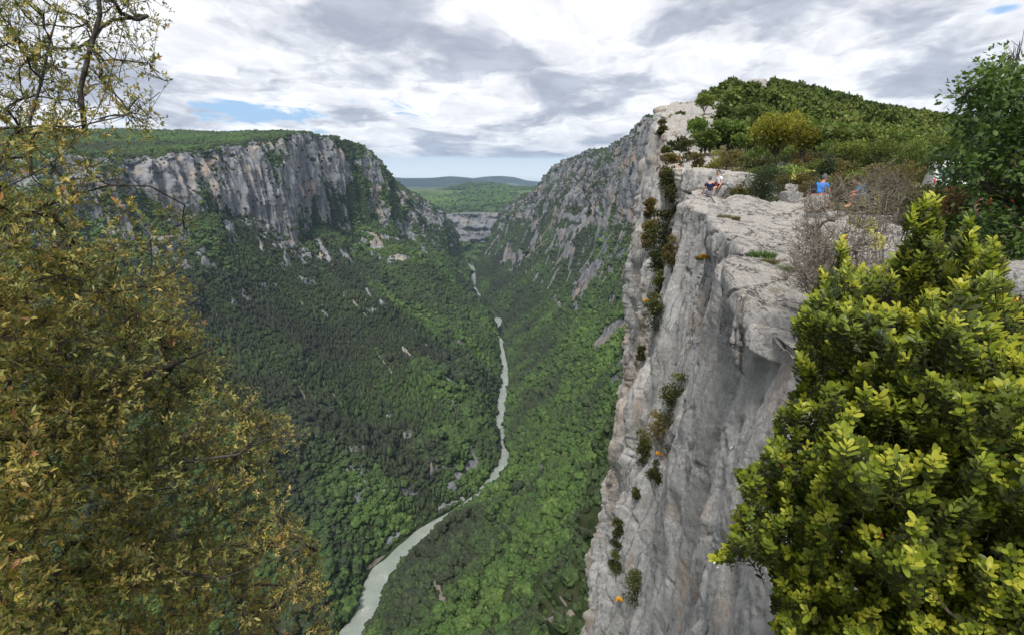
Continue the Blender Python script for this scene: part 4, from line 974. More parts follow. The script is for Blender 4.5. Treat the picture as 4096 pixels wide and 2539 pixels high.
M_twig = bark_mat('pale_twigs', (.095, .080, .062), (.25, .22, .185), 30)

protos = [make_tree('oak_tree', 100+i, 1.0, .46, 2400, .062, M_oak, loc=(0, 0, -500), blobs=11+i, aspect=.8) for i in range(5)]
PR = np.random.default_rng(77)
lab_h = {0: 'one of many small green downy oaks covering the ridge behind the rim', 1: 'one of the low scrubby oaks on the upper part of the wooded ridge'}
# candidate spots on the ridge, nearest first
sp_pts, _ = scatter(GH, np.where(distH > 62, 1.0, 0)*(1-.9*np.clip(crag, 0, 1))*(1-.75*crown_)*np.clip(.95+.5*fbm(GH*np.array([.03, .03, .0]), 2), .2, 1.3), 8.5, 21, 60)
order = np.argsort(sp_pts[:, 1]); sp_pts = sp_pts[order]
sp_pts = sp_pts[(sp_pts[:, 1] < 330)]
qx, qy = to_px(sp_pts)
sp_pts = sp_pts[~((qx < 693) & (sp_pts[:, 1] < 200)) & ~((qx > 737) & (qx < 772) & (sp_pts[:, 1] > 150) & (qy < 122))]
# near trees stay clear of the man in blue, the van and the path
NIND = 270
first = {}
def place_oak(p, H, k, label, group):
    src = protos[k]
    if k not in first: first[k] = 1; o = src
    else: o = copy_tree(src)
    o.location = p; o.rotation_euler = (0, 0, PR.uniform(0, 6.28)); s_ = H; o.scale = (s_*PR.uniform(.9, 1.25), s_*PR.uniform(.9, 1.25), s_)
    return tag(o, label, 'tree', group)
for i, p in enumerate(sp_pts[:NIND]):
    H = PR.uniform(2.6, 4.6)*(1 if p[1] < 120 else .9)
    qx_ = to_px(np.array(p))[0]; row = 0 if i < 90 else 1 if i < 180 else 2
    zn = 'under the craggy corner' if qx_ < 760 else 'behind the yellow green trees' if qx_ < 830 else 'in the middle of the ridge' if qx_ < 905 else 'towards the big oak at the right'
    rw_ = ['small oak in the nearest row of the wood', 'small oak in the middle rows of the wood', 'small oak in the farther rows of the wood'][row]
    place_oak(tuple(p), H, i % 5, rw_+' '+zn, rw_.replace('small oak', 'small oaks')+' '+zn)
rest = sp_pts[NIND:]
print('ridge trees', len(sp_pts))
pr_sh = []
for i in range(5):
    V, F, v, bc, br = leafy(np.random.default_rng(300+i), 800, .5, .42, .05, .11, blobs=12, aspect=.8)
    pr_sh.append((V, F))
GREEN2 = [(0.0, (.062, .088, .026)), (.35, (.092, .132, .030)), (.65, (.130, .175, .036)), (.85, (.17, .20, .048)), (1.0, (.20, .195, .07))]
M_for2 = forest_mat('ridge_forest', GREEN2, 5)
rg = np.random.default_rng(8)
forest('forest', rest, rg.uniform(2.9, 4.8, len(rest)), np.clip(.5+.35*fbm(rest*.02, 3)+rg.normal(size=len(rest))*.15, 0, 1), pr_sh, [M_for2], 'dense low oak wood over the upper ridge up to the summit', None, 12)

# individual trees and shrubs with their own look; foot at pixel (px, py), top at pixel pyt, distance Y
def plant(name, px, py, pyt, Y, wpx, seed, mat, label, cat, n=3000, leafpx=1.6, blobs=12, group=None, kind='tri2', z0f=.05, core=.25, aspect=.6, bark=None, base_r=None):
    a, q0 = ray(px, py); _, q1 = ray(px, pyt); H = (q1-q0)*Y
    Rx = wpx/F_*Y*.5
    return make_tree(name, seed, H, Rx, n, leafpx/F_*Y, mat, label, cat, group, (a*Y, Y, q0*Y), base_r, z0=H*z0f, kind=kind, blobs=blobs, core=core, aspect=aspect, bark=bark)
plant('maple_tree', 774, 170, 104, 46, 50, 501, M_yel, 'large yellow green tree standing in front of the wooded ridge', 'tree', 9000, 2.0, 22, z0f=.16)
plant('maple_tree', 800, 170, 113, 43, 27, 502, M_yel, 'slimmer yellow green tree with bare lower trunk, right of the large one', 'tree', 4500, 1.9, 14, z0f=.25)
plant('juniper_bush', 762, 208, 165, 23.5, 38, 503, M_jun, 'dark conical juniper behind the pale slab', 'bush', 9000, 1.5, 30, z0f=0, core=.1, aspect=.35)
plant('oak_tree', 731, 120, 84, 120, 30, 504, M_oak, 'dark tree on the skyline left of the summit rocks', 'tree', 2500, 1.8, 12, z0f=.2)
plant('oak_tree', 719, 124, 99, 125, 20, 505, M_oak, 'round green oak on the skyline above the craggy corner', 'tree', 2500, 1.8, 12, z0f=.15)
plant('oak_tree', 706, 118, 104, 118, 12, 506, M_oak, 'small green oak on the skyline left of the round one', 'tree', 2000, 1.8, 10, z0f=.15)
plant('oak_tree', 724, 150, 124, 84, 26, 507, M_oak, 'broad green oak below the craggy corner of the ridge', 'tree', 3500, 1.9, 14, z0f=.1)
plant('oak_tree', 745, 140, 104, 92, 34, 508, M_oak, 'tall green oak between the crag and the yellow green tree', 'tree', 3500, 1.9, 14, z0f=.1)
shr = [  # px, foot, top, Y, width, mat, name, label, cat
 (697, 170, 152, 48, 22, M_brn, 'bush', 'olive brown bush above the back left of the climbers ledge'),
 (712, 174, 149, 45, 24, M_yel, 'bush', 'bright green bush right behind the long limestone ledge'),
 (730, 178, 150, 42, 28, M_brn, 'bush', 'olive brown bush between the ledge and the yellow green trees'),
 (748, 182, 156, 40, 26, M_box2, 'bush', 'dark olive bush just left of the juniper'),
 (686, 160, 140, 62, 22, M_box2, 'bush', 'dark bush on the far rim above the dark green shirt'),
 (676, 152, 134, 75, 18, M_box2, 'bush', 'small dark bush high on the far rim'),
 (757, 167, 142, 56, 26, M_oak, 'bush', 'green bush at the foot of the large yellow green tree, left side'),
 (825, 172, 140, 52, 30, M_oak, 'bush', 'round green bush right of the slimmer yellow green tree'),
 (848, 174, 136, 48, 36, M_oak, 'bush', 'large round green bush behind the grey bare shrub'),
 (878, 172, 134, 46, 38, M_oak, 'bush', 'wide green bush above the tan shrub'),
 (905, 176, 138, 42, 34, M_oak, 'bush', 'green bush left of the white van'),
 (925, 170, 130, 50, 34, M_oak, 'bush', 'tall green bush rising behind the white van roof'),
 (784, 200, 172, 27, 22, M_brn, 'bush', 'tan twiggy bush right of the dark juniper'),
 (800, 203, 170, 26, 22, M_brn, 'bush', 'olive tan bush above the smallest pale boulder'),
 (815, 190, 168, 30, 22, M_box2, 'bush', 'low olive bush behind the head of the man in blue'),
 (838, 205, 170, 24, 26, M_brn, 'bush', 'tan bush right of the man in blue'),
 (858, 205, 172, 23, 28, M_box2, 'bush', 'olive bush behind the yellow flower spikes'),
 (885, 212, 156, 21, 52, M_brn, 'bush', 'large rounded tan shrub with fine rusty leaves'),
 (908, 226, 186, 17, 32, M_box2, 'bush', 'dark olive shrub below the white van'),
 (927, 224, 180, 16, 22, M_box2, 'bush', 'olive shrub hiding the lower part of the van'),
 (950, 234, 180, 11, 34, M_rust, 'bush', 'rusty brown shrub right below the white van'),
 (775, 186, 168, 33, 20, M_box2, 'bush', 'small olive bush above the tan bushes'),
 (737, 203, 186, 27.5, 13, M_box2, 'bush', 'thin green shrub right of the boulder under the climber'),
 (728, 209, 196, 25.5, 12, M_brn, 'bush', 'wispy shrub in the cleft between climbers and pale slab'),
 (742, 212, 198, 25, 9, M_box2, 'bush', 'little green shrub at the left foot of the juniper'),
 (950, 246, 214, 8.6, 32, M_oak, 'bush', 'green leafy shrub behind the tips of the boxwood'),
 (975, 262, 232, 8.0, 36, M_oak, 'bush', 'low green shrub under the big oak at the right')]
for i, (px, py, pt, Y, w, mt, nm, lb) in enumerate(shr):
    big = w > 30
    plant('bush' if nm == 'bush' else nm, px, py, pt, Y, w*1.1, 600+i, mt, lb, 'bush', 4500 if big else 1800, 1.5 if Y > 20 else 1.9, 14 if big else 9, z0f=0, core=.35, aspect=.6)

# shrubs growing out of the wall
Wf = GW.reshape(-1, 3); wpx, wpy = to_px(Wf)
def wall_point(px, py, ymin=0, ymax=999):
    d = (wpx-px)**2+(wpy-py)**2+np.where((Wf[:, 1] < ymin) | (Wf[:, 1] > ymax), 1e6, 0)
    i = np.argmin(d); c = np.where(d < d[i]+4)[0]; return Wf[c[np.argmin(Wf[c, 1])]]
wallsh = [(672, 163, 16, 20), (668, 182, 14, 22), (672, 205, 20, 28), (667, 232, 24, 34), (673, 250, 16, 22), (662, 262, 16, 26), (660, 285, 18, 26), (657, 312, 22, 34), (651, 230, 12, 20), (641, 352, 9, 12),
 (680, 385, 22, 34), (672, 405, 26, 36), (664, 430, 26, 30), (646, 446, 16, 26), (658, 468, 12, 18), (636, 492, 7, 7), (652, 522, 6, 8), (620, 528, 12, 28), (617, 562, 12, 26), (637, 585, 24, 30), (652, 206, 9, 12), (664, 128, 8, 10), (684, 118, 9, 10), (668, 150, 8, 9)]
for i, (x, y, w, h) in enumerate(wallsh):
    p = wall_point(x, y, 26 if i < 8 else 3)
    Y = p[1]; s_ = Y/F_
    lbl = ['dark shrub high in the shaded gully of the wall', 'second dark shrub down the shaded gully', 'wide dark shrub in the gully beside the climbers block', 'largest shrub of the dark gully', 'green shrub at the right edge of the gully', 'shrub left of the gully below the largest one', 'hanging shrub in the lower gully', 'bushy shrub at the bottom end of the gully', 'lone round bush on the far wall left of the gully', 'tiny bush on the outer edge of the far wall',
      'topmost shrub of the slanting clump halfway down the wall', 'middle shrub of the slanting clump halfway down the wall', 'lower shrub of the slanting clump halfway down the wall', 'dark bush just left of the slanting clump', 'small bush under the slanting clump', 'tiny tuft on the outer wall below the dark bush', 'thin bush in the crack low on the wall', 'upper bush on the lowest rock pillar', 'second bush on the lowest rock pillar', 'broad bush near the bottom foot of the wall', 'small bush on the far wall opposite the climbers', 'small bush on the craggy corner of the ridge', 'bush on the pale rocks of the craggy corner', 'dark bush on the far rim edge'][i]
    h *= 1.25; w *= 1.25
    make_tree('bush', 700+i, h*s_*1.25, w*s_*.62, 2600, 1.7*s_, M_box2 if i % 4 else M_brn, lbl, 'bush', None, (p[0]-.1*s_*w, p[1], p[2]-h*s_*.6), z0=0, blobs=11, core=.4)
# low scrub that covers the stony ground between the slabs and the oaks
sc_mats = [M_brn, M_box2, M_brn, M_oak, M_box2, M_jun]
sc_lab = ['low tan garrigue shrub among many on the stony ridge top', 'low olive garrigue shrub among many on the stony ridge top', 'low brownish garrigue shrub among many on the stony ridge top', 'low green garrigue shrub among many on the stony ridge top', 'low dull olive shrub among many on the stony ridge top', 'low dark shrub among many on the stony ridge top']
sc_p = [make_tree('bush', 900+i, 1.0, .62, 1700, .055, sc_mats[i], loc=(0, 0, -520), z0=0, blobs=10, core=.4) for i in range(6)]
def scrub_spots(n, seed):
    r = np.random.default_rng(seed); out = []
    while len(out) < n:
        Y = math.exp(r.uniform(math.log(22), math.log(68))); rho = r.uniform(.37, 1.05)
        if Y < 27 and rho < .44: continue
        if Y < 31 and rho < .41: continue
        if Y < 24 and .47 < rho < .60: continue
        px_ = W_/2+F_*rho*1.03
        if 34 < Y < 43 and .68 < rho < .86: continue       # the van stands here
        out.append((rho*Y, Y))
    return out
sused = set()
for i, (x, y) in enumerate(scrub_spots(150, 5)):
    k = int(PR.choice([0, 1, 2, 3, 4, 5], p=[.24, .22, .2, .12, .14, .08])); src = sc_p[k]
    o = src if k not in sused else copy_tree(src); sused.add(k)
    h = PR.uniform(.55, 1.25)*(1+.012*y); o.location = (x, y, gz(x, y)-.08); o.scale = (h*PR.uniform(.9, 1.5), h*PR.uniform(.9, 1.5), h); o.rotation_euler = (0, 0, PR.uniform(0, 6.28))
    qx_ = to_px(np.array([x, y, 0.]))[0]; cn = ['tan', 'olive', 'brownish', 'green', 'dull olive', 'dark'][k]
    zn = 'between the climbers ledge and the juniper' if qx_ < 765 else 'behind the man in blue and the upright boulders' if qx_ < 850 else 'around the large tan shrub' if qx_ < 925 else 'near the white van and the right hand oak'
    zn = ('near ' if y < 38 else 'farther ')+cn+' low shrub '+zn
    tag(o, zn, 'bush', zn.replace('low shrub', 'low shrubs'))

# ================================================================ foreground plants, leaf by leaf
def grow(limbs, cents, rng, r_tip, expo=2.3, wob=.12, m=6, rmax=.06):
    """connect cluster centres to limbs (polylines) with a growing tree of curved branches; returns tube paths"""
    nodes = [np.asarray(p, float) for L in limbs for p in L]; par = []; k = 0
    for L in limbs:
        for j in range(len(L)): par.append(-1 if j == 0 else k+j-1)
        k += len(L)
    nodes = np.array(nodes); N0 = len(nodes); C = np.asarray(cents, float)
    left = list(range(len(C))); best = np.full(len(C), 1e9); bi = np.zeros(len(C), int)
    D = np.linalg.norm(C[:, None]-nodes[None], axis=2); bi = D.argmin(1); best = D.min(1)
    done = np.zeros(len(C), bool); allp = [*nodes]; pr = list(par)
    for _ in range(len(C)):
        i = int(np.argmin(np.where(done, 1e9, best))); done[i] = True
        allp.append(C[i]); pr.append(int(bi[i])); ni = len(allp)-1
        d = np.linalg.norm(C-C[i], axis=1)*1.08; u = (d < best) & ~done; best[u] = d[u]; bi[u] = ni
    n = len(allp); load = np.zeros(n); kids = np.zeros(n)
    load[N0:] = 1
    order = list(range(n-1, -1, -1))
    for i in order:
        if pr[i] >= 0: load[pr[i]] += load[i] if i >= N0 or True else 0
    rad = np.minimum(r_tip*np.maximum(load, 1)**(1/expo), rmax)
    paths = []
    for i in range(n):
        if pr[i] < 0: continue
        a, b = allp[pr[i]], allp[i]; L = np.linalg.norm(b-a)
        if i < N0: paths.append((bez(a, b, 0*a, 3, rng), np.linspace(rad[pr[i]], rad[i], 3)))
        else: paths.append((bez(a, b, rng.normal(size=3)*L*wob+np.array([0, 0, -.04*L]), m, rng, L*.018), np.linspace(min(rad[pr[i]], rad[i]*1.35), rad[i], m)))
    return paths
def in_frame(rng, n, fx, fy): return None

# ---- the big olive-leaved evergreen oak on the left
LR = np.random.default_rng(42)
xb_t = np.array([[0, 168], [12, 176], [28, 172], [45, 160], [62, 165], [80, 177], [100, 178], [118, 170], [128, 158], [145, 160], [165, 176], [178, 150], [190, 190], [196, 206], [212, 212], [225, 196], [238, 206], [250, 212], [258, 180], [275, 182], [296, 204], [306, 200], [320, 208], [345, 232], [362, 238], [376, 214], [388, 272], [405, 262], [422, 310], [438, 322], [450, 300], [468, 302], [488, 290], [505, 284], [520, 305], [545, 322], [580, 333], [640, 338], [700, 340]])
def xb(y): return np.interp(y, xb_t[:, 0], xb_t[:, 1])
def oak_depth(px, py, rng): return np.clip(1.75+1.5*(px/300)+1.7*(1-py/634), 1.3, 9)+rng.uniform(0, 1.25, np.shape(px))
def limb(pts, d): return [P(x, y, d0) for (x, y), d0 in zip(pts, np.linspace(d[0], d[1], len(pts)))]
limbs = [
 limb([(-210, 620), (-120, 430), (-50, 270), (0, 190), (31, 175), (50, 164), (70, 147), (85, 130), (97, 112), (106, 90), (113, 66), (120, 40), (127, 10), (130, -15)], (3.0, 3.9)),
 limb([(-50, 270), (-20, 150), (0, 128), (40, 126), (75, 127), (100, 121), (125, 116), (145, 104), (160, 92)], (3.3, 3.8)),
 limb([(-120, 430), (-60, 300), (0, 269), (28, 268), (60, 275), (78, 290), (110, 293), (150, 285), (190, 262)], (2.9, 3.9)),
 limb([(-120, 430), (-40, 405), (40, 398), (92, 392), (140, 377), (175, 362), (215, 347)], (2.7, 3.8)),
 limb([(-210, 620), (-80, 520), (20, 490), (100, 478), (147, 470), (185, 461), (237, 454), (262, 440), (300, 434)], (2.6, 3.7)),
 limb([(-210, 620), (-60, 590), (60, 570), (150, 566), (220, 578), (270, 560), (305, 545)], (2.5, 3.4)),
 limb([(-50, 270), (20, 215), (70, 196), (110, 185), (150, 186), (185, 205)], (3.4, 4.2)),
 limb([(31, 175), (30, 120), (42, 80), (50, 40), (60, 5)], (3.6, 4.0)),
 limb([(85, 130), (80, 90), (90, 50), (100, 15), (98, -10)], (3.8, 4.1)),
 limb([(-210, 620), (-150, 640), (0, 650), (120, 640), (230, 660)], (2.4, 3.2))]
def sample_mask(rng, n, dens_fn, x0, x1, y0, y1):
    out = []
    while len(out) < n:
        x = rng.uniform(x0, x1, 4000); y = rng.uniform(y0, y1, 4000); k = rng.random(4000) < dens_fn(x, y)
        out += list(zip(x[k], y[k]))
    return np.array(out[:n])
def oak_dens(x, y):
    b = xb(y); edge = sstep(b-x, 2, 16)
    d = np.where(y < 150, .30+.25*(perlin(np.stack([x*.03, y*.03, 0*x], -1)) > -.1), 1.0)
    d = np.where((y < 130) & (x > 120), .30, d)
    d = np.where((y >= 130) & (y < 250), (.30+.35*sstep(y, 170, 260))*(1-.55*sstep(x, 110, 150))+.35*(x < 80), d)
    d = d*(.22+1.0*sstep(perlin(np.stack([x*.020, y*.032, 0*x+5], -1)), -.30, .20))
    return np.clip(d, 0, 1)*edge
cp_ = sample_mask(LR, 1150, oak_dens, -70, 345, -25, 670)
cY = oak_depth(cp_[:, 0], cp_[:, 1], LR)
cents = np.array([P(x, y, d) for (x, y), d in zip(cp_, cY)])
paths = grow(limbs, cents, LR, .0026, expo=2.35, rmax=.034, wob=.16)
cen_out = np.array([.35, .0, .1])
tips = []; tw = []; LV = []
NT_ = 17000
ci = LR.integers(0, len(cents), NT_)
off = rand_dirs(LR, NT_)*LR.uniform(.04, .21, (NT_, 1))*(cY[ci]/3.2)[:, None]
tip = cents[ci]+off+np.array([.02, 0, .02])
tx, ty = to_px(tip); keep = tx < xb(ty)+LR.normal(size=NT_)*2+1
# keep the open sky gaps of the upper crown
keep &= (LR.random(NT_) < np.clip(np.where(ty < 130, .55, np.where(ty < 250, .50, 1.0)), 0, 1)); tip = tip[keep]; ci = ci[keep]
tdir = unit(tip-cents[ci]+np.array([.02, -.01, .045])+rand_dirs(LR, len(tip))*.03)
base = cents[ci]+(tip-cents[ci])*.05
for a, b, d in zip(base, tip, tdir):
    tw.append((bez(a, b, LR.normal(size=3)*.012-d*.01, 4, LR), np.array([.0028, .0022, .0016, .0010])))
TV, TF = tubes(paths, 6); TV2, TF2 = tubes(tw, 3)
M_oakbark = bark_mat('lichened_bark', (.018, .015, .012), (.085, .075, .062), 22)
M_oaktwig = bark_mat('oak_twigs', (.06, .050, .038), (.16, .14, .11), 40)
M_hol = leaf_mat('olive_oak_leaves', [(0, (.060, .085, .024)), (.28, (.155, .175, .042)), (.55, (.30, .29, .070)), (.80, (.47, .35, .085)), (.93, (.46, .33, .09)), (1, (.46, .22, .10))], obj_var=.0, transl=.28, rough=.42, spec=.4)
M_bud = leaf_mat('oak_catkins', [(0, (.20, .13, .04)), (1, (.38, .26, .09))], obj_var=0, transl=.1)
roots = limbs[0][0]
oak = empty('holm_oak', (roots[0], roots[1], -1.9), 'big evergreen oak with olive and yellow brown leaves filling the left side', 'tree')
def sub_obj(name, V, F, m, root, **k):
    o = mesh_obj(name, np.asarray(V)-np.array(root.location), F, m, root, **k); return o
tr = [(bez((roots[0], roots[1], -2.3), roots, (0, 0, 0), 4, LR), np.array([.12, .10, .08, .06]))]
a_, b_ = tubes(tr, 8)
sub_obj('trunk', np.concatenate([TV, a_]), np.concatenate([TF, b_+len(TV)]), M_oakbark, oak, smooth=True)
sub_obj('twigs', TV2, TF2, M_oaktwig, oak, smooth=True)
# leaves along the last part of each twig
nl = LR.integers(7, 13, len(tip)); li = np.repeat(np.arange(len(tip)), nl); n = len(li)
f = LR.random(n)**.6; a = base[li]; b = tip[li]; L = np.linalg.norm(b-a, axis=1)
f = 1-(1-f)*np.minimum(1, .13/np.maximum(L, .02))
pos = a+(b-a)*f[:, None]; dr = rand_dirs(LR, n); td = tdir[li]
ax = unit(td*.55+unit(np.cross(td, dr))*.85+np.array([0, 0, .12])); nr = unit(td*.7+np.array([0, -.25, .6])+rand_dirs(LR, n)*.55)
ln = LR.lognormal(0, .30, n)*.0265*np.clip(1.12-.001*to_px(tip)[0][li], .82, 1.12)
V, F, kk = leaves_arrays(LR, pos, ax, nr, ln, ln*LR.uniform(.30, .44, n), 'lance')
tv = np.clip(.42+.17*LR.normal(size=len(tip))+.30*perlin(tip*1.6)+.12*sstep(to_px(tip)[0], 180, 300), 0, 1)
v = np.clip(tv[li]+LR.normal(size=n)*.13+.35*(LR.random(n) < .02), 0, 1)
sub_obj('foliage', V, faces_tiled(F, kk, n), M_hol, oak, attrs={'v': np.repeat(v, kk)})
# little catkin clusters at the twig tips
nb = LR.integers(2, 6, len(tip)); bi_ = np.repeat(np.arange(len(tip)), nb); n = len(bi_)
pos = tip[bi_]+rand_dirs(LR, n)*.012-tdir[bi_]*LR.uniform(0, .05, (n, 1)); ln = LR.uniform(.006, .012, n)
V, F, kk = leaves_arrays(LR, pos, rand_dirs(LR, n), rand_dirs(LR, n), ln, ln*.9, 'tri2')
sub_obj('catkins', V, faces_tiled(F, kk, n), M_bud, oak, attrs={'v': np.repeat(LR.random(n), kk)})

# ---- the boxwood at the right
BR_ = np.random.default_rng(11)
bl_t = np.array([[180, 925], [215, 905], [262, 890], [272, 822], [300, 803], [319, 793], [340, 800], [357, 797], [380, 806], [403, 785], [425, 775], [441, 768], [462, 760], [472, 738], [500, 742], [520, 730], [545, 722], [562, 768], [588, 772], [634, 776], [720, 780]])
bt_t = np.array([[700, 470], [735, 466], [765, 440], [790, 315], [800, 296], [822, 268], [835, 245], [846, 240], [856, 262], [875, 268], [900, 250], [912, 225], [922, 210], [936, 205], [942, 238], [955, 236], [968, 222], [982, 238], [993, 240], [1003, 262], [1010, 290], [1030, 296], [1150, 300]])
def box_in(x, y): return (x > np.interp(y, bl_t[:, 0], bl_t[:, 1])) & (y > np.interp(x, bt_t[:, 0], bt_t[:, 1]))
def box_front(x, y):
    e = np.minimum(np.maximum(x-np.interp(y, bl_t[:, 0], bl_t[:, 1]), 0)/130, np.maximum(y-np.interp(x, bt_t[:, 0], bt_t[:, 1]), 0)/140)
    e = np.clip(e, 0, 1)
    return 1.42-.45*np.sqrt(e)+.24*perlin(np.stack([x*.016, y*.016, 0*x+3], -1))+.15*perlin(np.stack([x*.042, y*.042, 0*x+3], -1))
cc = sample_mask(BR_, 520, lambda x, y: box_in(x-6, y-8)*1.0, 700, 1120, 200, 720)
cf = box_front(cc[:, 0], cc[:, 1])+BR_.uniform(.08, .75, len(cc))
cen = np.array([P(x, y, d) for (x, y), d in zip(cc, cf)])
root = np.array([1.25, 1.45, -1.85])
def stem(pts): return [tuple(root)]+[P(x, y, d) for x, y, d in pts]
bl_l = [stem([(960, 600, 1.5), (925, 480, 1.45), (900, 380, 1.4), (880, 300, 1.4)]), stem([(1000, 560, 1.5), (975, 430, 1.4), (945, 320, 1.35), (930, 240, 1.3)]), stem([(1040, 560, 1.45), (1020, 420, 1.35), (985, 310, 1.3), (972, 250, 1.28)]),
        stem([(930, 600, 1.5), (870, 520, 1.4), (800, 480, 1.4), (752, 500, 1.42)]), stem([(940, 600, 1.5), (860, 430, 1.5), (850, 330, 1.5), (845, 262, 1.5)]), stem([(1060, 600, 1.4), (1080, 450, 1.3), (1060, 340, 1.25)])]
bpaths = grow(bl_l, cen, BR_, .0022, expo=2.2, rmax=.022, wob=.14)
# shoots: tips all through the outer shell, fewer inside
ns = 7000
sp_ = sample_mask(BR_, ns, lambda x, y: box_in(x, y)*1.0, 712, 1110, 200, 715)
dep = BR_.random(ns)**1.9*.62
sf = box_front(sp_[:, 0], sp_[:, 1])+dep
st = np.array([P(x, y, d) for (x, y), d in zip(sp_, sf)])
extra = []
for (x0, y0, x1, y1, Yd, k) in ((926, 196, 930, 250, 1.22, 22), (936, 196, 938, 240, 1.24, 8), (970, 217, 972, 262, 1.18, 16), (993, 238, 990, 280, 1.12, 14), (843, 237, 850, 300, 1.5, 26), (822, 268, 835, 320, 1.5, 18), (724, 548, 760, 520, 1.38, 14), (712, 558, 735, 548, 1.38, 6), (736, 470, 770, 480, 1.36, 14), (800, 355, 815, 370, 1.3, 8), (770, 440, 800, 460, 1.3, 10), (915, 205, 918, 230, 1.2, 6)):
    for t in np.linspace(0, 1, k): extra.append(P(x0+(x1-x0)*t+BR_.normal()*3.5*t, y0+(y1-y0)*t, Yd+BR_.normal()*.02))
ext = np.array(extra); st = np.concatenate([st, ext]); dep = np.concatenate([dep, np.zeros(len(ext))])
bushc = np.array(P(980, 470, 1.75))
out = unit(st-bushc)
sdir = unit(out*.55+np.array([0, -.18, .72])+rand_dirs(BR_, len(st))*.42)
slen = BR_.uniform(.045, .095, len(st))
sbase = st-sdir*slen[:, None]
bt = []
D = None
for a, b, d, l in zip(sbase, st, sdir, slen):
    bt.append((np.array([a-d*l*.12+np.array([0, 0, -.004]), a, (a+b)/2, b]), np.array([.0014, .0013, .0011, .0007])))
BV, BF = tubes(bpaths, 6); BV2, BF2 = tubes(bt, 3)
M_boxbark = bark_mat('boxwood_bark', (.05, .040, .028), (.15, .12, .09), 40); M_shoot = bark_mat('boxwood_shoots', (.03, .035, .012), (.07, .07, .025), 60)
box = empty('boxwood', tuple(root), 'large boxwood bush with bright yellow green shoot tips filling the lower right', 'bush')
sub_obj('stems', BV, BF, M_boxbark, box, smooth=True); sub_obj('shoots', BV2, BF2, M_shoot, box, smooth=True)
prs = 9
si = np.repeat(np.arange(len(st)), prs*2); kth = np.tile(np.repeat(np.arange(prs), 2), len(st)); sgn = np.tile([1, -1], len(st)*prs); n = len(si)
fr = (kth+.6)/prs
pos = sbase[si]+(st-sbase)[si]*fr[:, None]
td = sdir[si]; ref = unit(np.cross(td, np.array([.3, .2, 1.0])+0*td)); ref2 = np.cross(td, ref)
ang = (kth % 2)*math.pi/2+BR_.normal(size=n)*.28
rad_ = unit(ref*np.cos(ang)[:, None]+ref2*np.sin(ang)[:, None])*sgn[:, None]
opn = np.interp(fr, [0, .7, 1.0], [1.05, .95, .62])+BR_.normal(size=n)*.14
ax = unit(rad_*opn[:, None]+td*(1.1-.45*opn)[:, None]); nr = unit(td-rad_*.35)
ln = .0180*BR_.lognormal(0, .20, n)*np.interp(fr, [0, .6, 1], [.9, 1.08, .85])
V, F, kk = leaves_arrays(BR_, pos, ax, nr, ln, ln*.45, 'oval')
sx, sy = to_px(st)
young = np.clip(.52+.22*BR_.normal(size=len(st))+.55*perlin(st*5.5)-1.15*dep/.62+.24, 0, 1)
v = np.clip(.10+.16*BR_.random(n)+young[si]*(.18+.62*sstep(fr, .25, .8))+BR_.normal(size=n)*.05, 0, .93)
v = np.where(BR_.random(n) < .0008, 1.0, v)
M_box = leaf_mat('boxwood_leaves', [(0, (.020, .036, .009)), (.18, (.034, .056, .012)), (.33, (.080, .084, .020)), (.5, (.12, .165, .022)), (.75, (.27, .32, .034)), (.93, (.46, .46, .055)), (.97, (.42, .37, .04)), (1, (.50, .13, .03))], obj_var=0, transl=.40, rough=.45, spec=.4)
keep = BR_.random(n) < np.interp(fr, [0, 1], [.92, 1.0])
Vk = V.reshape(n, kk, 3)[keep]; n2 = int(keep.sum())
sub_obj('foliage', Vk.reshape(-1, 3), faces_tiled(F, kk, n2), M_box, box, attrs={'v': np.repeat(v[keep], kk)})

# ---- the green oak standing at the right edge
OR_ = np.random.default_rng(23)
or_t = np.array([[40, 1010], [66, 985], [80, 975], [100, 955], [120, 948], [140, 942], [160, 940], [180, 946], [200, 958], [225, 960], [245, 968], [270, 985], [285, 1000]])
def oin(x, y):
    top = np.interp(x, [930, 945, 960, 975, 990, 1000, 1012, 1030, 1100], [140, 105, 92, 75, 66, 60, 60, 66, 50])
    nn = perlin(np.stack([x*.06, y*.06, 0*x+9], -1))
    return ((x > np.interp(y, or_t[:, 0], or_t[:, 1])+nn*6) & (y > top) & (y < 285))*(.35+.65*(nn > -.18))
oc = sample_mask(OR_, 300, oin, 930, 1120, 50, 290)
od = OR_.uniform(7.3, 9.4, len(oc)); ocen = np.array([P(x, y, d) for (x, y), d in zip(oc, od)])
oroot = np.array(P(1042, 300, 8.3)); oroot[2] = gz(oroot[0], oroot[1])-.1
ol = [[tuple(oroot), P(1038, 250, 8.3), P(1030, 215, 8.3), P(1020, 180, 8.3), P(1014, 140, 8.3), P(1012, 100, 8.4), P(1010, 70, 8.4)],
      [P(1030, 215, 8.3), P(1010, 205, 8.2), P(990, 190, 8.1), P(968, 165, 8.1)], [P(1020, 180, 8.3), P(1000, 150, 8.4), P(985, 118, 8.5), P(975, 98, 8.5)], [P(1038, 250, 8.3), P(1015, 245, 8.0), P(992, 240, 7.9)], [P(1020, 180, 8.3), P(1050, 150, 8.4), P(1070, 110, 8.4)]]
op = grow(ol, ocen, OR_, .006, expo=2.3, rmax=.085)
gt = empty('oak_tree', tuple(oroot), 'tall green broadleaf oak with lobed leaves at the right edge', 'tree')
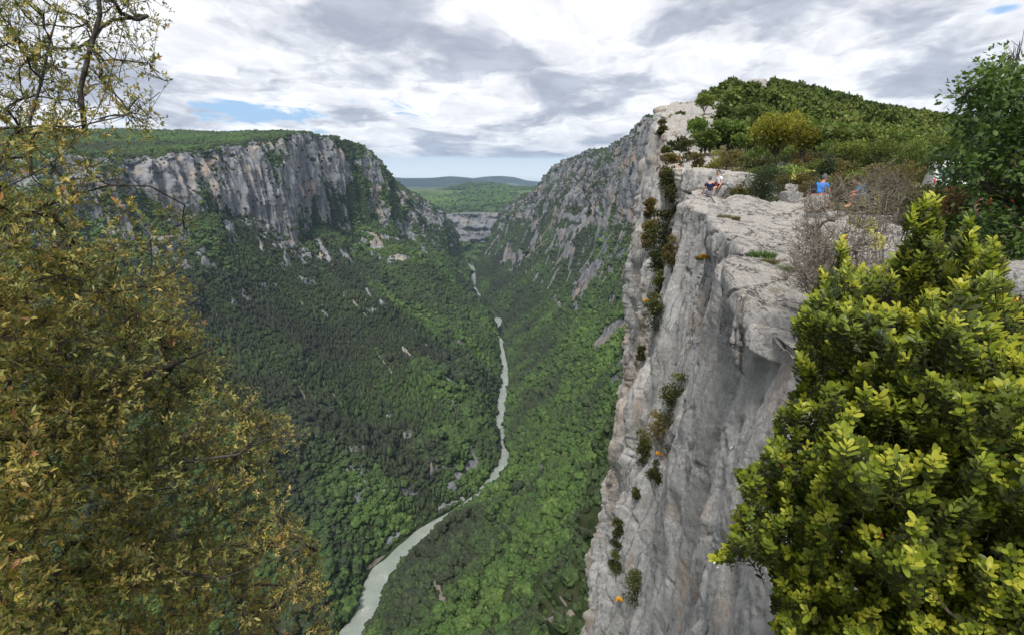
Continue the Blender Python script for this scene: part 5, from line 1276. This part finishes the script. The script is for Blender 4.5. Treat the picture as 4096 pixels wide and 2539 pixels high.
# bare twigs rise out of its top
for (x, y) in ((1014, 46), (1020, 40), (1006, 50), (1024, 30), (1018, 55)):
    op.append((bez(P(1012+OR_.normal()*3, 84, 8.4), P(x, y, 8.4), OR_.normal(size=3)*.03, 5, OR_), np.linspace(.010, .003, 5)))
    for q in range(4):
        t = OR_.uniform(.3, .9); a0 = P(1012+(x-1012)*t, 84+(y-84)*t, 8.4); op.append((bez(a0, np.array(a0)+np.array([OR_.normal()*.12, OR_.normal()*.05, OR_.uniform(.08, .2)]), OR_.normal(size=3)*.01, 4, OR_), np.linspace(.005, .002, 4)))
V, F = tubes(op, 6); sub_obj('trunk', V, F, M_bark, gt, smooth=True)
nL = 22000; ci = OR_.integers(0, len(ocen), nL); d = rand_dirs(OR_, nL); pos = ocen[ci]+d*OR_.uniform(.02, .30, (nL, 1))*np.array([1, 1, .75])
ax = unit(d+rand_dirs(OR_, nL)*.8+np.array([0, 0, -.1])); nr = unit(np.array([0, -.2, 1])+rand_dirs(OR_, nL)*.7); ln = OR_.lognormal(0, .22, nL)*.075
V, F, kk = leaves_arrays(OR_, pos, ax, nr, ln, ln*.62, 'lobed')
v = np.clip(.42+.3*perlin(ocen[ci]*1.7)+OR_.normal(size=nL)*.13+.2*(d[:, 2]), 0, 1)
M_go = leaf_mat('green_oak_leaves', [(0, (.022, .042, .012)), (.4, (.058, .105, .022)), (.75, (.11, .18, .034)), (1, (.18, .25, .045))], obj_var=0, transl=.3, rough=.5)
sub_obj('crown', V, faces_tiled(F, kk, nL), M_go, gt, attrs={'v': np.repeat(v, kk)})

# ---- grey bare shrub standing in front of the slabs
TR = np.random.default_rng(31)
def bare_shrub(root, tips_px, Y, seed, label, n_c=170, n_t=2600, mat=M_twig, wx=1.0):
    r = np.random.default_rng(seed)
    def inside(x, y):
        dx = (x-tips_px[0])/tips_px[2]; dy = (y-tips_px[1])/tips_px[3]; rr = dx*dx+dy*dy
        return np.clip(1.25-rr, 0, 1)*(rr < 1.0)
    c = sample_mask(r, n_c, inside, tips_px[0]-tips_px[2], tips_px[0]+tips_px[2], tips_px[1]-tips_px[3], tips_px[1]+tips_px[3])
    cY_ = Y+r.normal(size=n_c)*.32; ce = np.array([P(x, y, d) for (x, y), d in zip(c, cY_)])
    rt = np.array(root); limbs_ = []
    for k in range(6):
        e = np.array(P(tips_px[0]+r.uniform(-.6, .6)*tips_px[2], tips_px[1]+tips_px[3]*r.uniform(-.3, .3), Y+r.normal()*.2))
        limbs_.append([tuple(x) for x in bez(rt+r.normal(size=3)*.03, e, r.normal(size=3)*.12, 5, r, .015)])
    pt = grow(limbs_, ce, r, .0035, expo=2.4, rmax=.022, wob=.18)
    ci = r.integers(0, n_c, n_t); d = unit(rand_dirs(r, n_t)+unit(ce[ci]-rt)*.7+np.array([0, 0, .25])); L_ = r.uniform(.08, .26, n_t)
    for a, dd, l in zip(ce[ci], d, L_):
        b = a+dd*l; pt.append((bez(a, b, r.normal(size=3)*l*.18, 4, r), np.array([.0032, .0026, .0022, .0016])))
        if r.random() < .8:
            m_ = a+dd*l*.55; pt.append((bez(m_, m_+unit(dd+r.normal(size=3)*.6)*l*.5, r.normal(size=3)*l*.06, 4, r), np.array([.0024, .002, .0018, .0014])))
    t = empty('bare_shrub', tuple(rt), label, 'shrub'); V, F = tubes(pt, 4); sub_obj('branches', V, F, mat, t, smooth=True)
    return t, ce, r
rp = np.array(P(850, 300, 6.9)); rp[2] = min(rp[2], gz(rp[0], rp[1])+.02)
sh1, ce1, r1 = bare_shrub(rp, (845, 236, 56, 62), 7.0, 3, 'leafless grey shrub in front of the pale slabs, left of the boxwood', 170, 900)
rp2 = np.array(P(838, 305, 6.2)); rp2[2] = min(rp2[2], gz(rp2[0], rp2[1])+.02)
sh2, ce2, r2 = bare_shrub(rp2, (815, 268, 34, 34), 6.4, 4, 'low tangle of dead brown twigs at the foot of the leafless grey shrub', 80, 800)
rp3 = np.array(P(893, 262, 8.4)); rp3[2] = gz(rp3[0], rp3[1])+.02
sh3, ce3, r3 = bare_shrub(rp3, (885, 205, 32, 44), 8.8, 5, 'taller thin brown twigged shrub behind the leafless grey one', 80, 550)
for t, ce, r, n, mt in ((sh2, ce2, r2, 900, M_brn), (sh3, ce3, r3, 1500, M_brn), (sh1, ce1, r1, 500, M_brn)):
    ci = r.integers(0, len(ce), n); d = rand_dirs(r, n); pos = ce[ci]+d*r.uniform(.02, .2, (n, 1)); ln = r.uniform(.012, .022, n)
    V, F, kk = leaves_arrays(r, pos, rand_dirs(r, n), rand_dirs(r, n), ln, ln*.5, 'tri2'); sub_obj('foliage', V, faces_tiled(F, kk, n), mt, t, attrs={'v': np.repeat(r.random(n), kk)})

# ---- yellow flower spikes
M_fl = leaf_mat('pale_yellow_flowers', [(0, (.50, .48, .14)), (1, (.72, .69, .34))], obj_var=.08, transl=.3); M_stem = bark_mat('green_stems', (.06, .09, .03), (.12, .14, .05), 40)
M_or = leaf_mat('orange_flowers', [(0, (.55, .26, .02)), (1, (.80, .48, .05))], obj_var=.05, transl=.2)
def spike(px, py, h_px, Y, seed, label, mat=M_fl, w=.05):
    r = np.random.default_rng(seed); top = np.array(P(px, py-h_px*.5, Y)); bot = np.array(P(px+r.normal()*1.5, py+h_px*.5, Y))
    g0 = bot.copy(); g0[2] = min(gz(bot[0], bot[1]), bot[2]-.12)
    t = empty('flower_spike', tuple(g0), label, 'flower', 'pale yellow flower spikes')
    st_ = bez(g0, top, r.normal(size=3)*.02, 9, r); V, F = tubes([(st_, np.linspace(.007, .003, 9))], 4); sub_obj('stem', V, F, M_stem, t)
    n = 90; f = r.random(n)**.8; c = bot+(top-bot)*f[:, None]; an = r.uniform(0, 6.28, n); o_ = np.stack([np.cos(an), np.sin(an), r.uniform(-.2, .5, n)], 1)
    L_ = w*(1.15-.75*f)*r.uniform(.8, 1.2, n); V, F, kk = leaves_arrays(r, c+o_*L_[:, None]*.25, o_, rand_dirs(r, n)+[0, 0, .5], L_, L_*.75, 'oval'); sub_obj('blossom', V, faces_tiled(F, kk, n), mat, t, attrs={'v': np.repeat(r.random(n), kk)})
for i, (x, y, h, Y, lb) in enumerate(((863, 197, 20, 9.5, 'tall pale yellow flower spike in front of the person in the blue jacket'), (878, 202, 22, 9.5, 'tall pale yellow flower spike right of the one before the blue jacket'), (852, 218, 14, 7.6, 'yellow flower spike standing alone in the left part of the bare shrub'), (860, 224, 9, 7.4, 'short yellow flower spike just right of the lone one'), (867, 227, 17, 7.2, 'thick yellow flower spike in the middle of the cluster'), (873, 224, 12, 7.3, 'yellow flower spike right of the thick middle one'), (877, 240, 15, 7.0, 'lowest large yellow flower spike of the cluster'), (882, 241, 12, 7.1, 'small yellow flower spike at the right end of the cluster'), (794, 174, 12, 26, 'distant yellow flower spike among the tan bushes'), (698, 170, 11, 36, 'yellow flower spike growing behind the climbers block'))):
    spike(x, y, h, Y, 40+i, lb, w=.05*(1 if Y < 12 else 1.5))
def tuft(name, px, py, Y, wm, hm, seed, mat, label, cat, n=300, thin=.12, at=None):
    r = np.random.default_rng(seed); p = np.array(P(px, py, Y) if at is None else at)
    an = r.uniform(0, 6.28, n); rr = np.sqrt(r.random(n))*wm*.5; pos = np.stack([np.cos(an)*rr, np.sin(an)*rr, r.uniform(-.03, .01, n)], 1)
    ax = unit(np.stack([np.cos(an)*rr/wm*2, np.sin(an)*rr/wm*2, .9+0*an], 1)+r.normal(size=(n, 3))*.25); ln = hm*r.uniform(.5, 1.1, n)
    V, F, kk = leaves_arrays(r, pos, ax, rand_dirs(r, n), ln, ln*thin, 'lance')
    o = mesh_obj(name, V, faces_tiled(F, kk, n), mat, attrs={'v': np.repeat(r.random(n), kk)}); o.location = p
    return tag(o, label, cat)
M_gr = leaf_mat('fresh_grass', [(0, (.04, .085, .02)), (1, (.10, .17, .04))], obj_var=.1); M_dry = leaf_mat('dry_grass', [(0, (.09, .09, .03)), (1, (.22, .19, .08))], obj_var=.1)
def on_slab(px, py):
    for ob in (o for o in col.objects if o.name.startswith('rock_slab')):
        pass
tf = [('grass_tuft', 724, 217, 15.6, .32, .10, M_dry, 'dry grass tuft near the left lip of the broad slab'), ('grass_tuft', 736, 219, 16.4, .16, .12, M_dry, 'thin dry grass tuft in a crack of the broad slab'),
      ('grass_tuft', 755, 211.5, 18.3, .38, .06, M_gr, 'flat green grass strip high on the broad slab'), ('grass_tuft', 762, 257, 10.6, .42, .16, M_gr, 'largest green tuft in the step between the two big slabs'), ('grass_tuft', 770, 263, 10.2, .25, .12, M_dry, 'brownish low plant beside the largest green tuft'),
      ('grass_tuft', 783, 271, 9.6, .26, .13, M_gr, 'round green tuft at the upper edge of the nearest slab'), ('grass_tuft', 781, 221, 17.3, .55, .12, M_dry, 'long grass strip in the groove left of the domed slab'), ('grass_tuft', 791, 226, 16.4, .4, .12, M_gr, 'green grass at the right end of the groove'),
      ('grass_tuft', 777, 290, 8.2, .26, .035, M_dry, 'mossy dry patch on the nearest slab')]
for i, (nm, x, y, Y, w, h, mt, lb) in enumerate(tf): tuft(nm, x, y, Y, w, h, 60+i, mt, lb, 'grass', 260)
wp = wall_point(705, 256, 6, 30); tuft('yellow_flower', 0, 0, 0, .22, .12, 90, M_or, 'round orange yellow flower cushion on the cliff face below the slab lip', 'flower', 240, .5, at=wp+np.array([-.05, -.05, 0]))
wp = wall_point(699, 258, 6, 30); tuft('plant', 0, 0, 0, .3, .22, 91, M_dry, 'dry greenish plant on the cliff face left of the flower cushion', 'plant', 200, .2, at=wp+np.array([-.05, -.05, -.05]))
for i, (x, y, lb) in enumerate(((620, 596, 'orange yellow flowers on the lowest pillar of the wall'), (660, 452, 'small orange flowers under the slanting shrub clump'), (648, 300, 'tiny yellow flowers at the foot of the dark gully'))):
    wp = wall_point(x, y, 15, 90); s_ = wp[1]/30; tuft('yellow_flower', 0, 0, 0, .26*s_, .16*s_, 93+i, M_or, lb, 'flower', 160, .5, at=wp+np.array([-.2, -.2, 0])*s_)
tuft('yellow_flower', 806, 172, 33, .8, .16, 97, M_fl, 'patch of yellow flowers above the man in the blue shirt', 'flower', 260, .5)
tuft('yellow_flower', 1012, 304, 5.2, .09, .09, 98, M_or, 'small orange flowered plant at the right edge beside the boulder', 'flower', 120, .5)

# ================================================================ people and the van
def plain(name, c, rough=.8, spec=.2, metal=0.0, noise_=.12, sc=25.):
    m, g, b = new_mat(name); tc = g.n('ShaderNodeTexCoord'); n = g.noise(tc.outputs['Object'], sc, 4, .6)
    g.l(g.mix(g.sm(n, .35, .65), tuple(x*(1-noise_) for x in c), tuple(min(1, x*(1+noise_)) for x in c)), b.inputs['Base Color'])
    b.inputs['Roughness'].default_value = rough; b.inputs['Specular IOR Level'].default_value = spec; b.inputs['Metallic'].default_value = metal
    return m
M_skin = plain('skin', (.50, .30, .21), .55, .35); M_skin2 = plain('tanned_skin', (.42, .21, .14), .55, .35)
M_navy = plain('navy_cloth', (.018, .022, .075)); M_white = plain('white_cloth', (.72, .73, .78)); M_black = plain('dark_cloth', (.018, .02, .024)); M_blue = plain('blue_cloth', (.03, .20, .62)); M_red = plain('red_gear', (.62, .07, .04)); M_orange = plain('orange_cloth', (.75, .16, .06)); M_green = plain('dark_green_cloth', (.02, .055, .03)); M_greyc = plain('grey_cloth', (.20, .21, .24)); M_cyan = plain('bright_blue_cloth', (.03, .28, .62))
M_hairg = plain('grey_hair', (.10, .10, .105)); M_hairb = plain('dark_hair', (.015, .012, .010)); M_eye = plain('eyes', (.02, .015, .012)); M_strap = plain('webbing', (.05, .055, .06)); M_rope = plain('climbing_rope', (.03, .035, .045))
def skin_mesh(name, verts, edges, radii, mat, parent, sub=2):
    me = bpy.data.meshes.new(name); me.from_pydata([tuple(v) for v in verts], edges, []); me.materials.append(mat)
    o = bpy.data.objects.new(name, me); col.objects.link(o); o.parent = parent
    o.modifiers.new('skin', 'SKIN'); sk = me.skin_vertices
    if len(sk) == 0: return o
    for i, r_ in enumerate(radii):
        sk[0].data[i].radius = r_ if isinstance(r_, tuple) else (r_, r_)
        sk[0].data[i].use_root = (i == 0)
    s_ = o.modifiers.new('smooth', 'SUBSURF'); s_.levels = sub; s_.render_levels = sub
    for md in o.modifiers:
        if md.type == 'SKIN': md.use_smooth_shade = True; md.branch_smoothing = .4
    return o
def person(loc, yaw, J, label, skin, shirt, shorts, hair, sleeve=.55, short_len=.75, shoes=None, scale=1.0, head_turn=0.0, group=None):
    """J: joints in the person's own frame (x right, y forward, z up from the seat)"""
    t = empty('person', loc, label, 'person', group); t.rotation_euler = (0, 0, yaw); t.scale = (scale,)*3
    V, E, Rr = [], [], []
    def add(p, r_, par=None):
        V.append(Vector(p)); Rr.append(r_)
        if par is not None: E.append((par, len(V)-1))
        return len(V)-1
    ch = Vector(J['chest']); nk = Vector(J['neck']); hd = Vector(J['head'])
    pel = add((0, 0, .09), (.135, .10)); sp = add(Vector((0, 0, .09)).lerp(ch, .5), (.115, .085), pel); cst = add(ch, (.145, .10), sp); n_ = add(nk, .055, cst)
    n2 = add(nk.lerp(hd, .4), .05, n_); h1 = add(hd+Vector((0, .0, -.03)), (.070, .082), n2); h2 = add(hd+Vector((0, -.012, .07)), (.074, .088), h1); add(hd+Vector((0, -.01, .12)), (.05, .06), h2)
    ft = Vector((math.sin(head_turn), math.cos(head_turn), 0))
    nose = add(hd+ft*.088+Vector((0, 0, .005)), .013, h1)
    for s_, nm in ((-1, 'l'), (1, 'r')):
        sh = add(J['sh'+nm], .058, cst); el = add(J['el'+nm], .040, sh); wr = add(J['wr'+nm], .027, el)
        hp = Vector(J['wr'+nm]); dr = (hp-Vector(J['el'+nm])).normalized(); pa = add(hp+dr*.06, (.036, .018), wr)
        sd = dr.cross(Vector((0, .3, 1))).normalized()
        for k in range(4):
            a = hp+dr*.095+sd*(k-1.5)*.019; i1 = add(a, .009, pa); add(a+dr*(.034+.006*(k in (1, 2)))+Vector((0, 0, -.012)), .0075, i1)
        i1 = add(hp+dr*.035+sd*.042, .010, wr); add(hp+dr*.07+sd*.058, .008, i1)
        hp_ = add((s_*.095, .01, .04), .092, pel); kn = add(J['kn'+nm], .058, hp_); mid = add(Vector(J['kn'+nm]).lerp(Vector(J['an'+nm]), .35), .054, kn); an = add(J['an'+nm], .036, mid)
        toe = Vector(J['toe'+nm]); a_ = Vector(J['an'+nm]); add(a_.lerp(toe, .3)+Vector((0, 0, -.04)), .035, an); add(toe, (.038, .022), len(V)-1)
    skin_mesh('body', V, E, Rr, skin, t)
    # shirt: torso and sleeves
    V, E, Rr = [], [], []
    p0 = add((0, 0, .10), (.150, .115)); p1 = add(Vector((0, 0, .1)).lerp(ch, .5), (.135, .105), p0); p2 = add(ch, (.165, .118), p1); add(ch.lerp(nk, .7), .075, p2)
    for nm in 'lr':
        a = add(J['sh'+nm], .075, p2); add(Vector(J['sh'+nm]).lerp(Vector(J['el'+nm]), sleeve), .060, a)
    skin_mesh('shirt', V, E, Rr, shirt, t)
    V, E, Rr = [], [], []
    q0 = add((0, 0, .10), (.150, .115))
    for s_, nm in ((-1, 'l'), (1, 'r')):
        a = add((s_*.095, .01, .04), .108, q0); add(Vector((s_*.095, .01, .04)).lerp(Vector(J['kn'+nm]), short_len), .090, a)
    skin_mesh('shorts', V, E, Rr, shorts, t)
    # hair cap and eyes
    v, f = ICO3; keep = [k for k in range(len(f)) if (v[f[k]].mean(0)[2] > -.05 or v[f[k]].mean(0) @ np.array([ft.x, ft.y, 0]) < -.25) and not (v[f[k]].mean(0) @ np.array([ft.x, ft.y, 0]) > .35 and v[f[k]].mean(0)[2] < .55) and v[f[k]].mean(0)[2] > -.6]
    hv_ = v*np.array([.088, .104, .118])*(1+.03*perlin(v*6))[:, None]+np.array(hd+Vector((0, -.008, .045)))
    mesh_obj('hair', hv_, [tuple(int(q) for q in f[k]) for k in keep], hair, t, smooth=True)
    sdv = Vector((ft.y, -ft.x, 0))
    for s_ in (-1, 1):
        e = hd+ft*.080+sdv*s_*.030+Vector((0, 0, .035)); mesh_obj('eye', ICO1[0]*.009+np.array(e), [tuple(int(q) for q in k) for k in ICO1[1]], M_eye, t)
    m_ = hd+ft*.076+Vector((0, 0, -.045)); mesh_obj('mouth', ICO1[0]*np.array([.020, .012, .006])+np.array(m_), [tuple(int(q) for q in k) for k in ICO1[1]], plain('lips', (.30, .10, .08)), t)
    return t
def torus_band(name, cen, rx, ry, rr, mat, parent, tilt=0.0, n=24):
    a = np.linspace(0, 2*math.pi, n); p = np.stack([np.cos(a)*rx, np.sin(a)*ry, np.sin(a)*tilt], 1)+np.array(cen)
    V, F = tubes([(p, np.full(n, rr))], 6); return mesh_obj(name, V, F, mat, parent, smooth=True)
def lump(name, cen, size, mat, parent=None, seed=1, label=None, cat=None, rough=.12):
    v = ICO3[0]; v = v*(1+rough*perlin(v*2.2+seed))[:, None]; v = np.sign(v)*np.abs(v)**.8
    o = mesh_obj(name, v*np.array(size)*.5+(np.array(cen) if parent is not None else 0), ICO3[1], mat, parent, smooth=True)
    if parent is None: o.location = cen; tag(o, label, cat)
    return o
# youth in white, seated on the boulder, facing left (-X) with one leg hanging
p = P(719.5, 186.5, 29.3)
JW = dict(chest=(0, .05, .36), neck=(0, .09, .53), head=(0, .13, .66), shl=(-.17, .04, .47), shr=(.17, .04, .47), ell=(-.24, .02, .22), wrl=(-.22, .14, -.01), elr=(.24, .16, .26), wrr=(.15, .36, .20),
          knl=(-.12, .34, -.06), anl=(-.12, .42, -.46), toel=(-.12, .60, -.52), knr=(.16, .38, .20), anr=(.13, .52, -.16), toer=(.13, .70, -.22))
pw = person(p, R(100), JW, 'young climber in white t-shirt and black shorts sitting with one leg hanging down', M_skin, M_white, M_black, M_hairb, head_turn=R(-25))
torus_band('harness_belt', (0, 0, .13), .165, .13, .020, M_red, pw, .01); torus_band('leg_loop', (-.10, .14, .02), .105, .06, .014, M_red, pw); torus_band('leg_loop', (.12, .16, .08), .105, .06, .014, M_red, pw)
lump('chalk_bag', (.05, -.17, .06), (.13, .12, .17), M_red, pw, 3)
V, F = tubes([(np.array([(-.035+.07*(k > 0), .222, .70) for k in range(2)]), np.array([.006, .006])), (np.array([(-.075, .215, .70), (-.015, .225, .70)]), np.array([.020, .020])), (np.array([(.015, .225, .70), (.075, .215, .70)]), np.array([.020, .020]))], 6); mesh_obj('glasses', V, F, M_eye, pw)
# man in navy, back turned to us
p = P(709, 193.5, 28.9)
JN = dict(chest=(0, .02, .38), neck=(0, .03, .56), head=(.02, .06, .70), shl=(-.19, .02, .49), shr=(.19, .02, .49), ell=(-.25, .10, .24), wrl=(-.14, .30, .14), elr=(.25, .12, .24), wrr=(.12, .32, .16),
          knl=(-.15, .42, .06), anl=(-.14, .50, -.34), toel=(-.14, .68, -.42), knr=(.15, .42, .08), anr=(.14, .52, -.32), toer=(.14, .70, -.40))
pn = person(p, R(12), JN, 'grey haired climber in navy t-shirt seated with his back turned beside the youth', M_skin, M_navy, M_greyc, M_hairg, head_turn=R(35))
torus_band('harness_belt', (0, 0, .14), .172, .135, .018, M_strap, pn); torus_band('harness_belt', (0, 0, .09), .178, .14, .012, plain('light_webbing', (.35, .35, .22)), pn)
# man in blue behind the upright boulder
p = P(819, 197.5, 17.6)
JB = dict(chest=(0, .08, .36), neck=(0, .13, .53), head=(0, .19, .65), shl=(-.18, .07, .47), shr=(.18, .07, .47), ell=(-.22, .18, .24), wrl=(-.10, .36, .14), elr=(.23, .20, .22), wrr=(.12, .38, .10),
          knl=(-.14, .40, .04), anl=(-.13, .50, -.36), toel=(-.13, .68, -.42), knr=(.14, .40, .02), anr=(.13, .48, -.38), toer=(.13, .66, -.44))
person(p, R(-62), JB, 'grey haired man in blue t-shirt and orange shorts sitting on the upright boulder', M_skin2, M_blue, M_orange, M_hairg, sleeve=.6, head_turn=R(20), scale=.88)
q = P(815.3, 190.5, 17.8); lump('backpack', q, (.26, .30, .44), M_black, None, 5, 'dark backpack just left of the man in the blue t-shirt', 'backpack')
# hunched figure in a blue jacket behind the twigs
p = P(865, 198, 19.5)
JH = dict(chest=(0, .14, .32), neck=(0, .24, .46), head=(0, .36, .55), shl=(-.18, .13, .44), shr=(.18, .13, .44), ell=(-.22, .30, .24), wrl=(-.10, .46, .16), elr=(.22, .30, .24), wrr=(.10, .46, .16),
          knl=(-.14, .38, .14), anl=(-.13, .44, -.22), toel=(-.13, .60, -.28), knr=(.14, .38, .14), anr=(.13, .44, -.22), toer=(.13, .60, -.28))
person(p, R(70), JH, 'crouching person in a bright blue jacket half hidden behind the bare shrub', M_skin2, M_cyan, M_greyc, M_hairb, sleeve=1.0, short_len=1.0)
# someone behind the oak at the right edge
p = P(1009, 203, 11.5)
pr_ = person(p, R(40), JN, 'person in grey top and red shorts half hidden behind the right hand oak', M_skin2, M_greyc, M_red, M_hairg)
# climber far along the rim
p = P(681.5, 166, 54)
person(p, R(110), JW, 'climber in a dark green shirt sitting far along the rim above the gully', M_skin, M_green, M_black, M_hairb, sleeve=.9)
# rope over the rock below the climbers
rp_ = [P(708, 196, 28.3), P(712, 198, 27.9), P(714, 202, 27.6), P(718, 205, 27.4), P(721, 209, 27.0), P(724, 213, 26.7)]
V, F = tubes([(cr_interp(np.array(rp_), 24), np.full(24, .022)), (cr_interp(np.array([P(712, 198, 27.8), P(706, 203, 27.6), P(704, 204, 27.5)]), 10), np.full(10, .014)), (cr_interp(np.array([P(722, 183.5, 29.1), P(726, 184, 28.9), P(729, 187, 28.8), P(731, 190, 28.9)]), 12), np.full(12, .014))], 6)
tag(mesh_obj('rope', V, F, M_rope, smooth=True), 'dark climbing ropes lying over the rocks below the two climbers', 'rope')
for i, (x, y, lb) in enumerate(((732, 445, 'steel ring bolt in the middle of the cliff face'), (717, 562, 'steel ring bolt low on the cliff face under the boxwood tip'))):
    wp = wall_point(x, y, 3, 30); t = empty('ring_bolt', tuple(wp+np.array([-.03, -.03, 0])), lb, 'bolt')
    a = np.linspace(0, 2*math.pi, 16); V, F = tubes([(np.stack([np.cos(a)*.035, np.sin(a)*.012, np.sin(a)*.035-.03], 1), np.full(16, .006))], 6); M_st = plain('steel', (.5, .5, .52), .35, .5, .9); mesh_obj('ring', V, F, M_st, t, smooth=True)
    V, F = tubes([(np.array([(0, 0, 0), (.07, .05, 0)]), np.array([.012, .012]))], 6); mesh_obj('pin', V, F, M_st, t, smooth=True)

def van():
    a, q0 = ray(943, 0); Y = 37.5; x = a*Y; z = gz(ray(943, 200)[0]*Y, Y)
    x = ray(950, 190)[0]*Y
    M_vw = plain('white_van_paint', (.74, .75, .77), .3, .5, 0, .03); M_gl = plain('tinted_glass', (.10, .20, .20), .08, .6, 0, .05); M_ty = plain('rubber', (.02, .02, .02)); M_rm = plain('wheel_steel', (.35, .35, .36), .4, .5, .6); M_tl = plain('tail_lamp_red', (.45, .02, .02), .25, .5); M_tr = plain('grey_trim', (.05, .05, .055)); M_bl = plain('blue_stripe', (.02, .05, .25))
    t = empty('van', (x, Y, min(z, -1.75)), 'white van parked behind the shrubs, only its rear left corner showing', 'van'); t.rotation_euler = (0, 0, R(-28))
    # cross sections from rear (y=0) to nose (y=5.1): half width at floor, belt, roof; heights
    secs = [(0.0, .93, .97, .84, .38, 1.25, 2.38), (.06, .97, 1.0, .88, .32, 1.25, 2.46), (2.2, .98, 1.0, .88, .30, 1.25, 2.50), (3.4, .98, 1.0, .86, .30, 1.22, 2.44), (4.05, .97, .99, .80, .30, 1.18, 2.02), (4.5, .95, .96, .76, .32, 1.12, 1.30), (5.0, .90, .90, .72, .36, .95, 1.05), (5.12, .80, .82, .6, .42, .80, .88)]
    G = []
    for y, wf, wb, wr, zf, zb, zr in secs:
        h = [(0, zf), (wf*.9, zf), (wf, zf+.10), (wb, zb), (wb*.5+wr*.5+.02, (zb+zr)*.5+.06), (wr, zr-.13), (wr*.88, zr-.03), (wr*.55, zr), (0, zr+.015)]
        ring = [(x_, y, z_) for x_, z_ in h]+[(-x_, y, z_) for x_, z_ in h[-2:0:-1]]; G.append(ring+[ring[0]])
    G = np.array(G); nu, nv = G.shape[:2]
    F = [tuple(int(v) for v in f) for f in grid_faces(nu, nv)]+[tuple(range(nv-1)), tuple((nu-1)*nv+k for k in range(nv-2, -1, -1))]
    o = mesh_obj('body', G.reshape(-1, 3), F, M_vw, t, smooth=False); bv = o.modifiers.new('bevel', 'BEVEL'); bv.width = .03; bv.segments = 2; bv.limit_method = 'ANGLE'; bv.angle_limit = R(35)
    def slab_(name, c, s_, mat, par=t, bev=.012):
        v = np.array([(i, j, k) for i in (-.5, .5) for j in (-.5, .5) for k in (-.5, .5)])*np.array(s_)+np.array(c)
        o = mesh_obj(name, v, [(0, 1, 3, 2), (4, 6, 7, 5), (0, 4, 5, 1), (2, 3, 7, 6), (0, 2, 6, 4), (1, 5, 7, 3)], mat, par); b_ = o.modifiers.new('bevel', 'BEVEL'); b_.width = bev; b_.segments = 2; return o
    slab_('rear_window', (-.43, -.012, 1.75), (.62, .03, .62), M_gl); slab_('rear_window', (.43, -.012, 1.75), (.62, .03, .62), M_gl)
    slab_('door_seam', (0, -.006, 1.4), (.02, .02, 1.9), M_tr, bev=.004); slab_('bumper', (0, -.07, .45), (1.9, .14, .22), M_tr, bev=.04)
    slab_('roof_seam', (0, -.004, 2.16), (1.6, .02, .02), M_tr, bev=.004)
    for s_ in (-1, 1):
        slab_('tail_lamp', (s_*.91, -.015, 1.15), (.10, .04, .42), M_tl)
        slab_('side_window', (s_*.955, 3.2, 1.72), (.03, .95, .55), M_gl); slab_('side_window', (s_*.965, 1.5, 1.74), (.03, 1.5, .52), M_gl)
        slab_('side_stripe', (s_*1.0, 2.0, .95), (.02, 3.2, .05), M_bl, bev=.004)
        for y in (.95, 4.1):
            a = np.linspace(0, 2*math.pi, 20); prof = [(.0, .10), (.20, .11), (.33, .10), (.35, .06), (.35, -.06), (.33, -.10), (.20, -.11), (0, -.10)]
            Gw = np.array([[(s_*.88+w_, y+math.cos(q)*r_, .35+math.sin(q)*r_) for r_, w_ in prof] for q in a]); wv = mesh_obj('wheel', Gw.reshape(-1, 3), grid_faces(*Gw.shape[:2]), M_ty, t, smooth=True)
            prof = [(.0, s_*.125), (.17, s_*.13), (.19, s_*.105)]; Gw = np.array([[(s_*.88+w_, y+math.cos(q)*r_, .35+math.sin(q)*r_) for r_, w_ in prof] for q in a]); mesh_obj('rim', Gw.reshape(-1, 3), grid_faces(*Gw.shape[:2]), M_rm, wv, smooth=True)
    # windscreen follows the sloping front
    wsv = np.array([(-.72, 4.10, 2.00), (.72, 4.10, 2.00), (.86, 4.50, 1.33), (-.86, 4.50, 1.33)]); wsv2 = np.concatenate([wsv, wsv+np.array([0, .03, .02])]); mesh_obj('windscreen', wsv2, [(0, 1, 2, 3), (7, 6, 5, 4), (0, 4, 5, 1), (1, 5, 6, 2), (2, 6, 7, 3), (3, 7, 4, 0)], M_gl, t)
van()

# ================================================================ the air of the gorge
hv = [(x, y, z) for x in (-14100, 14100) for y in (-3100, 14600) for z in (-601.5, 420)]
haze = mesh_obj('haze', hv, [(0, 1, 3, 2), (4, 6, 7, 5), (0, 4, 5, 1), (2, 3, 7, 6), (0, 2, 6, 4), (1, 5, 7, 3)], [])
hm = bpy.data.materials.new('haze'); hm.use_nodes = True; g = NT(hm.node_tree)
ho = g.n('ShaderNodeOutputMaterial'); pv = g.n('ShaderNodeVolumePrincipled'); g.l(pv.outputs[0], ho.inputs[1])
pv.inputs['Color'].default_value = (.52, .73, 1.0, 1); pv.inputs['Density'].default_value = 5e-5; pv.inputs['Anisotropy'].default_value = .2
haze.data.materials.append(hm); tag(haze, 'thin bluish haze filling the gorge and plain', kind='stuff')
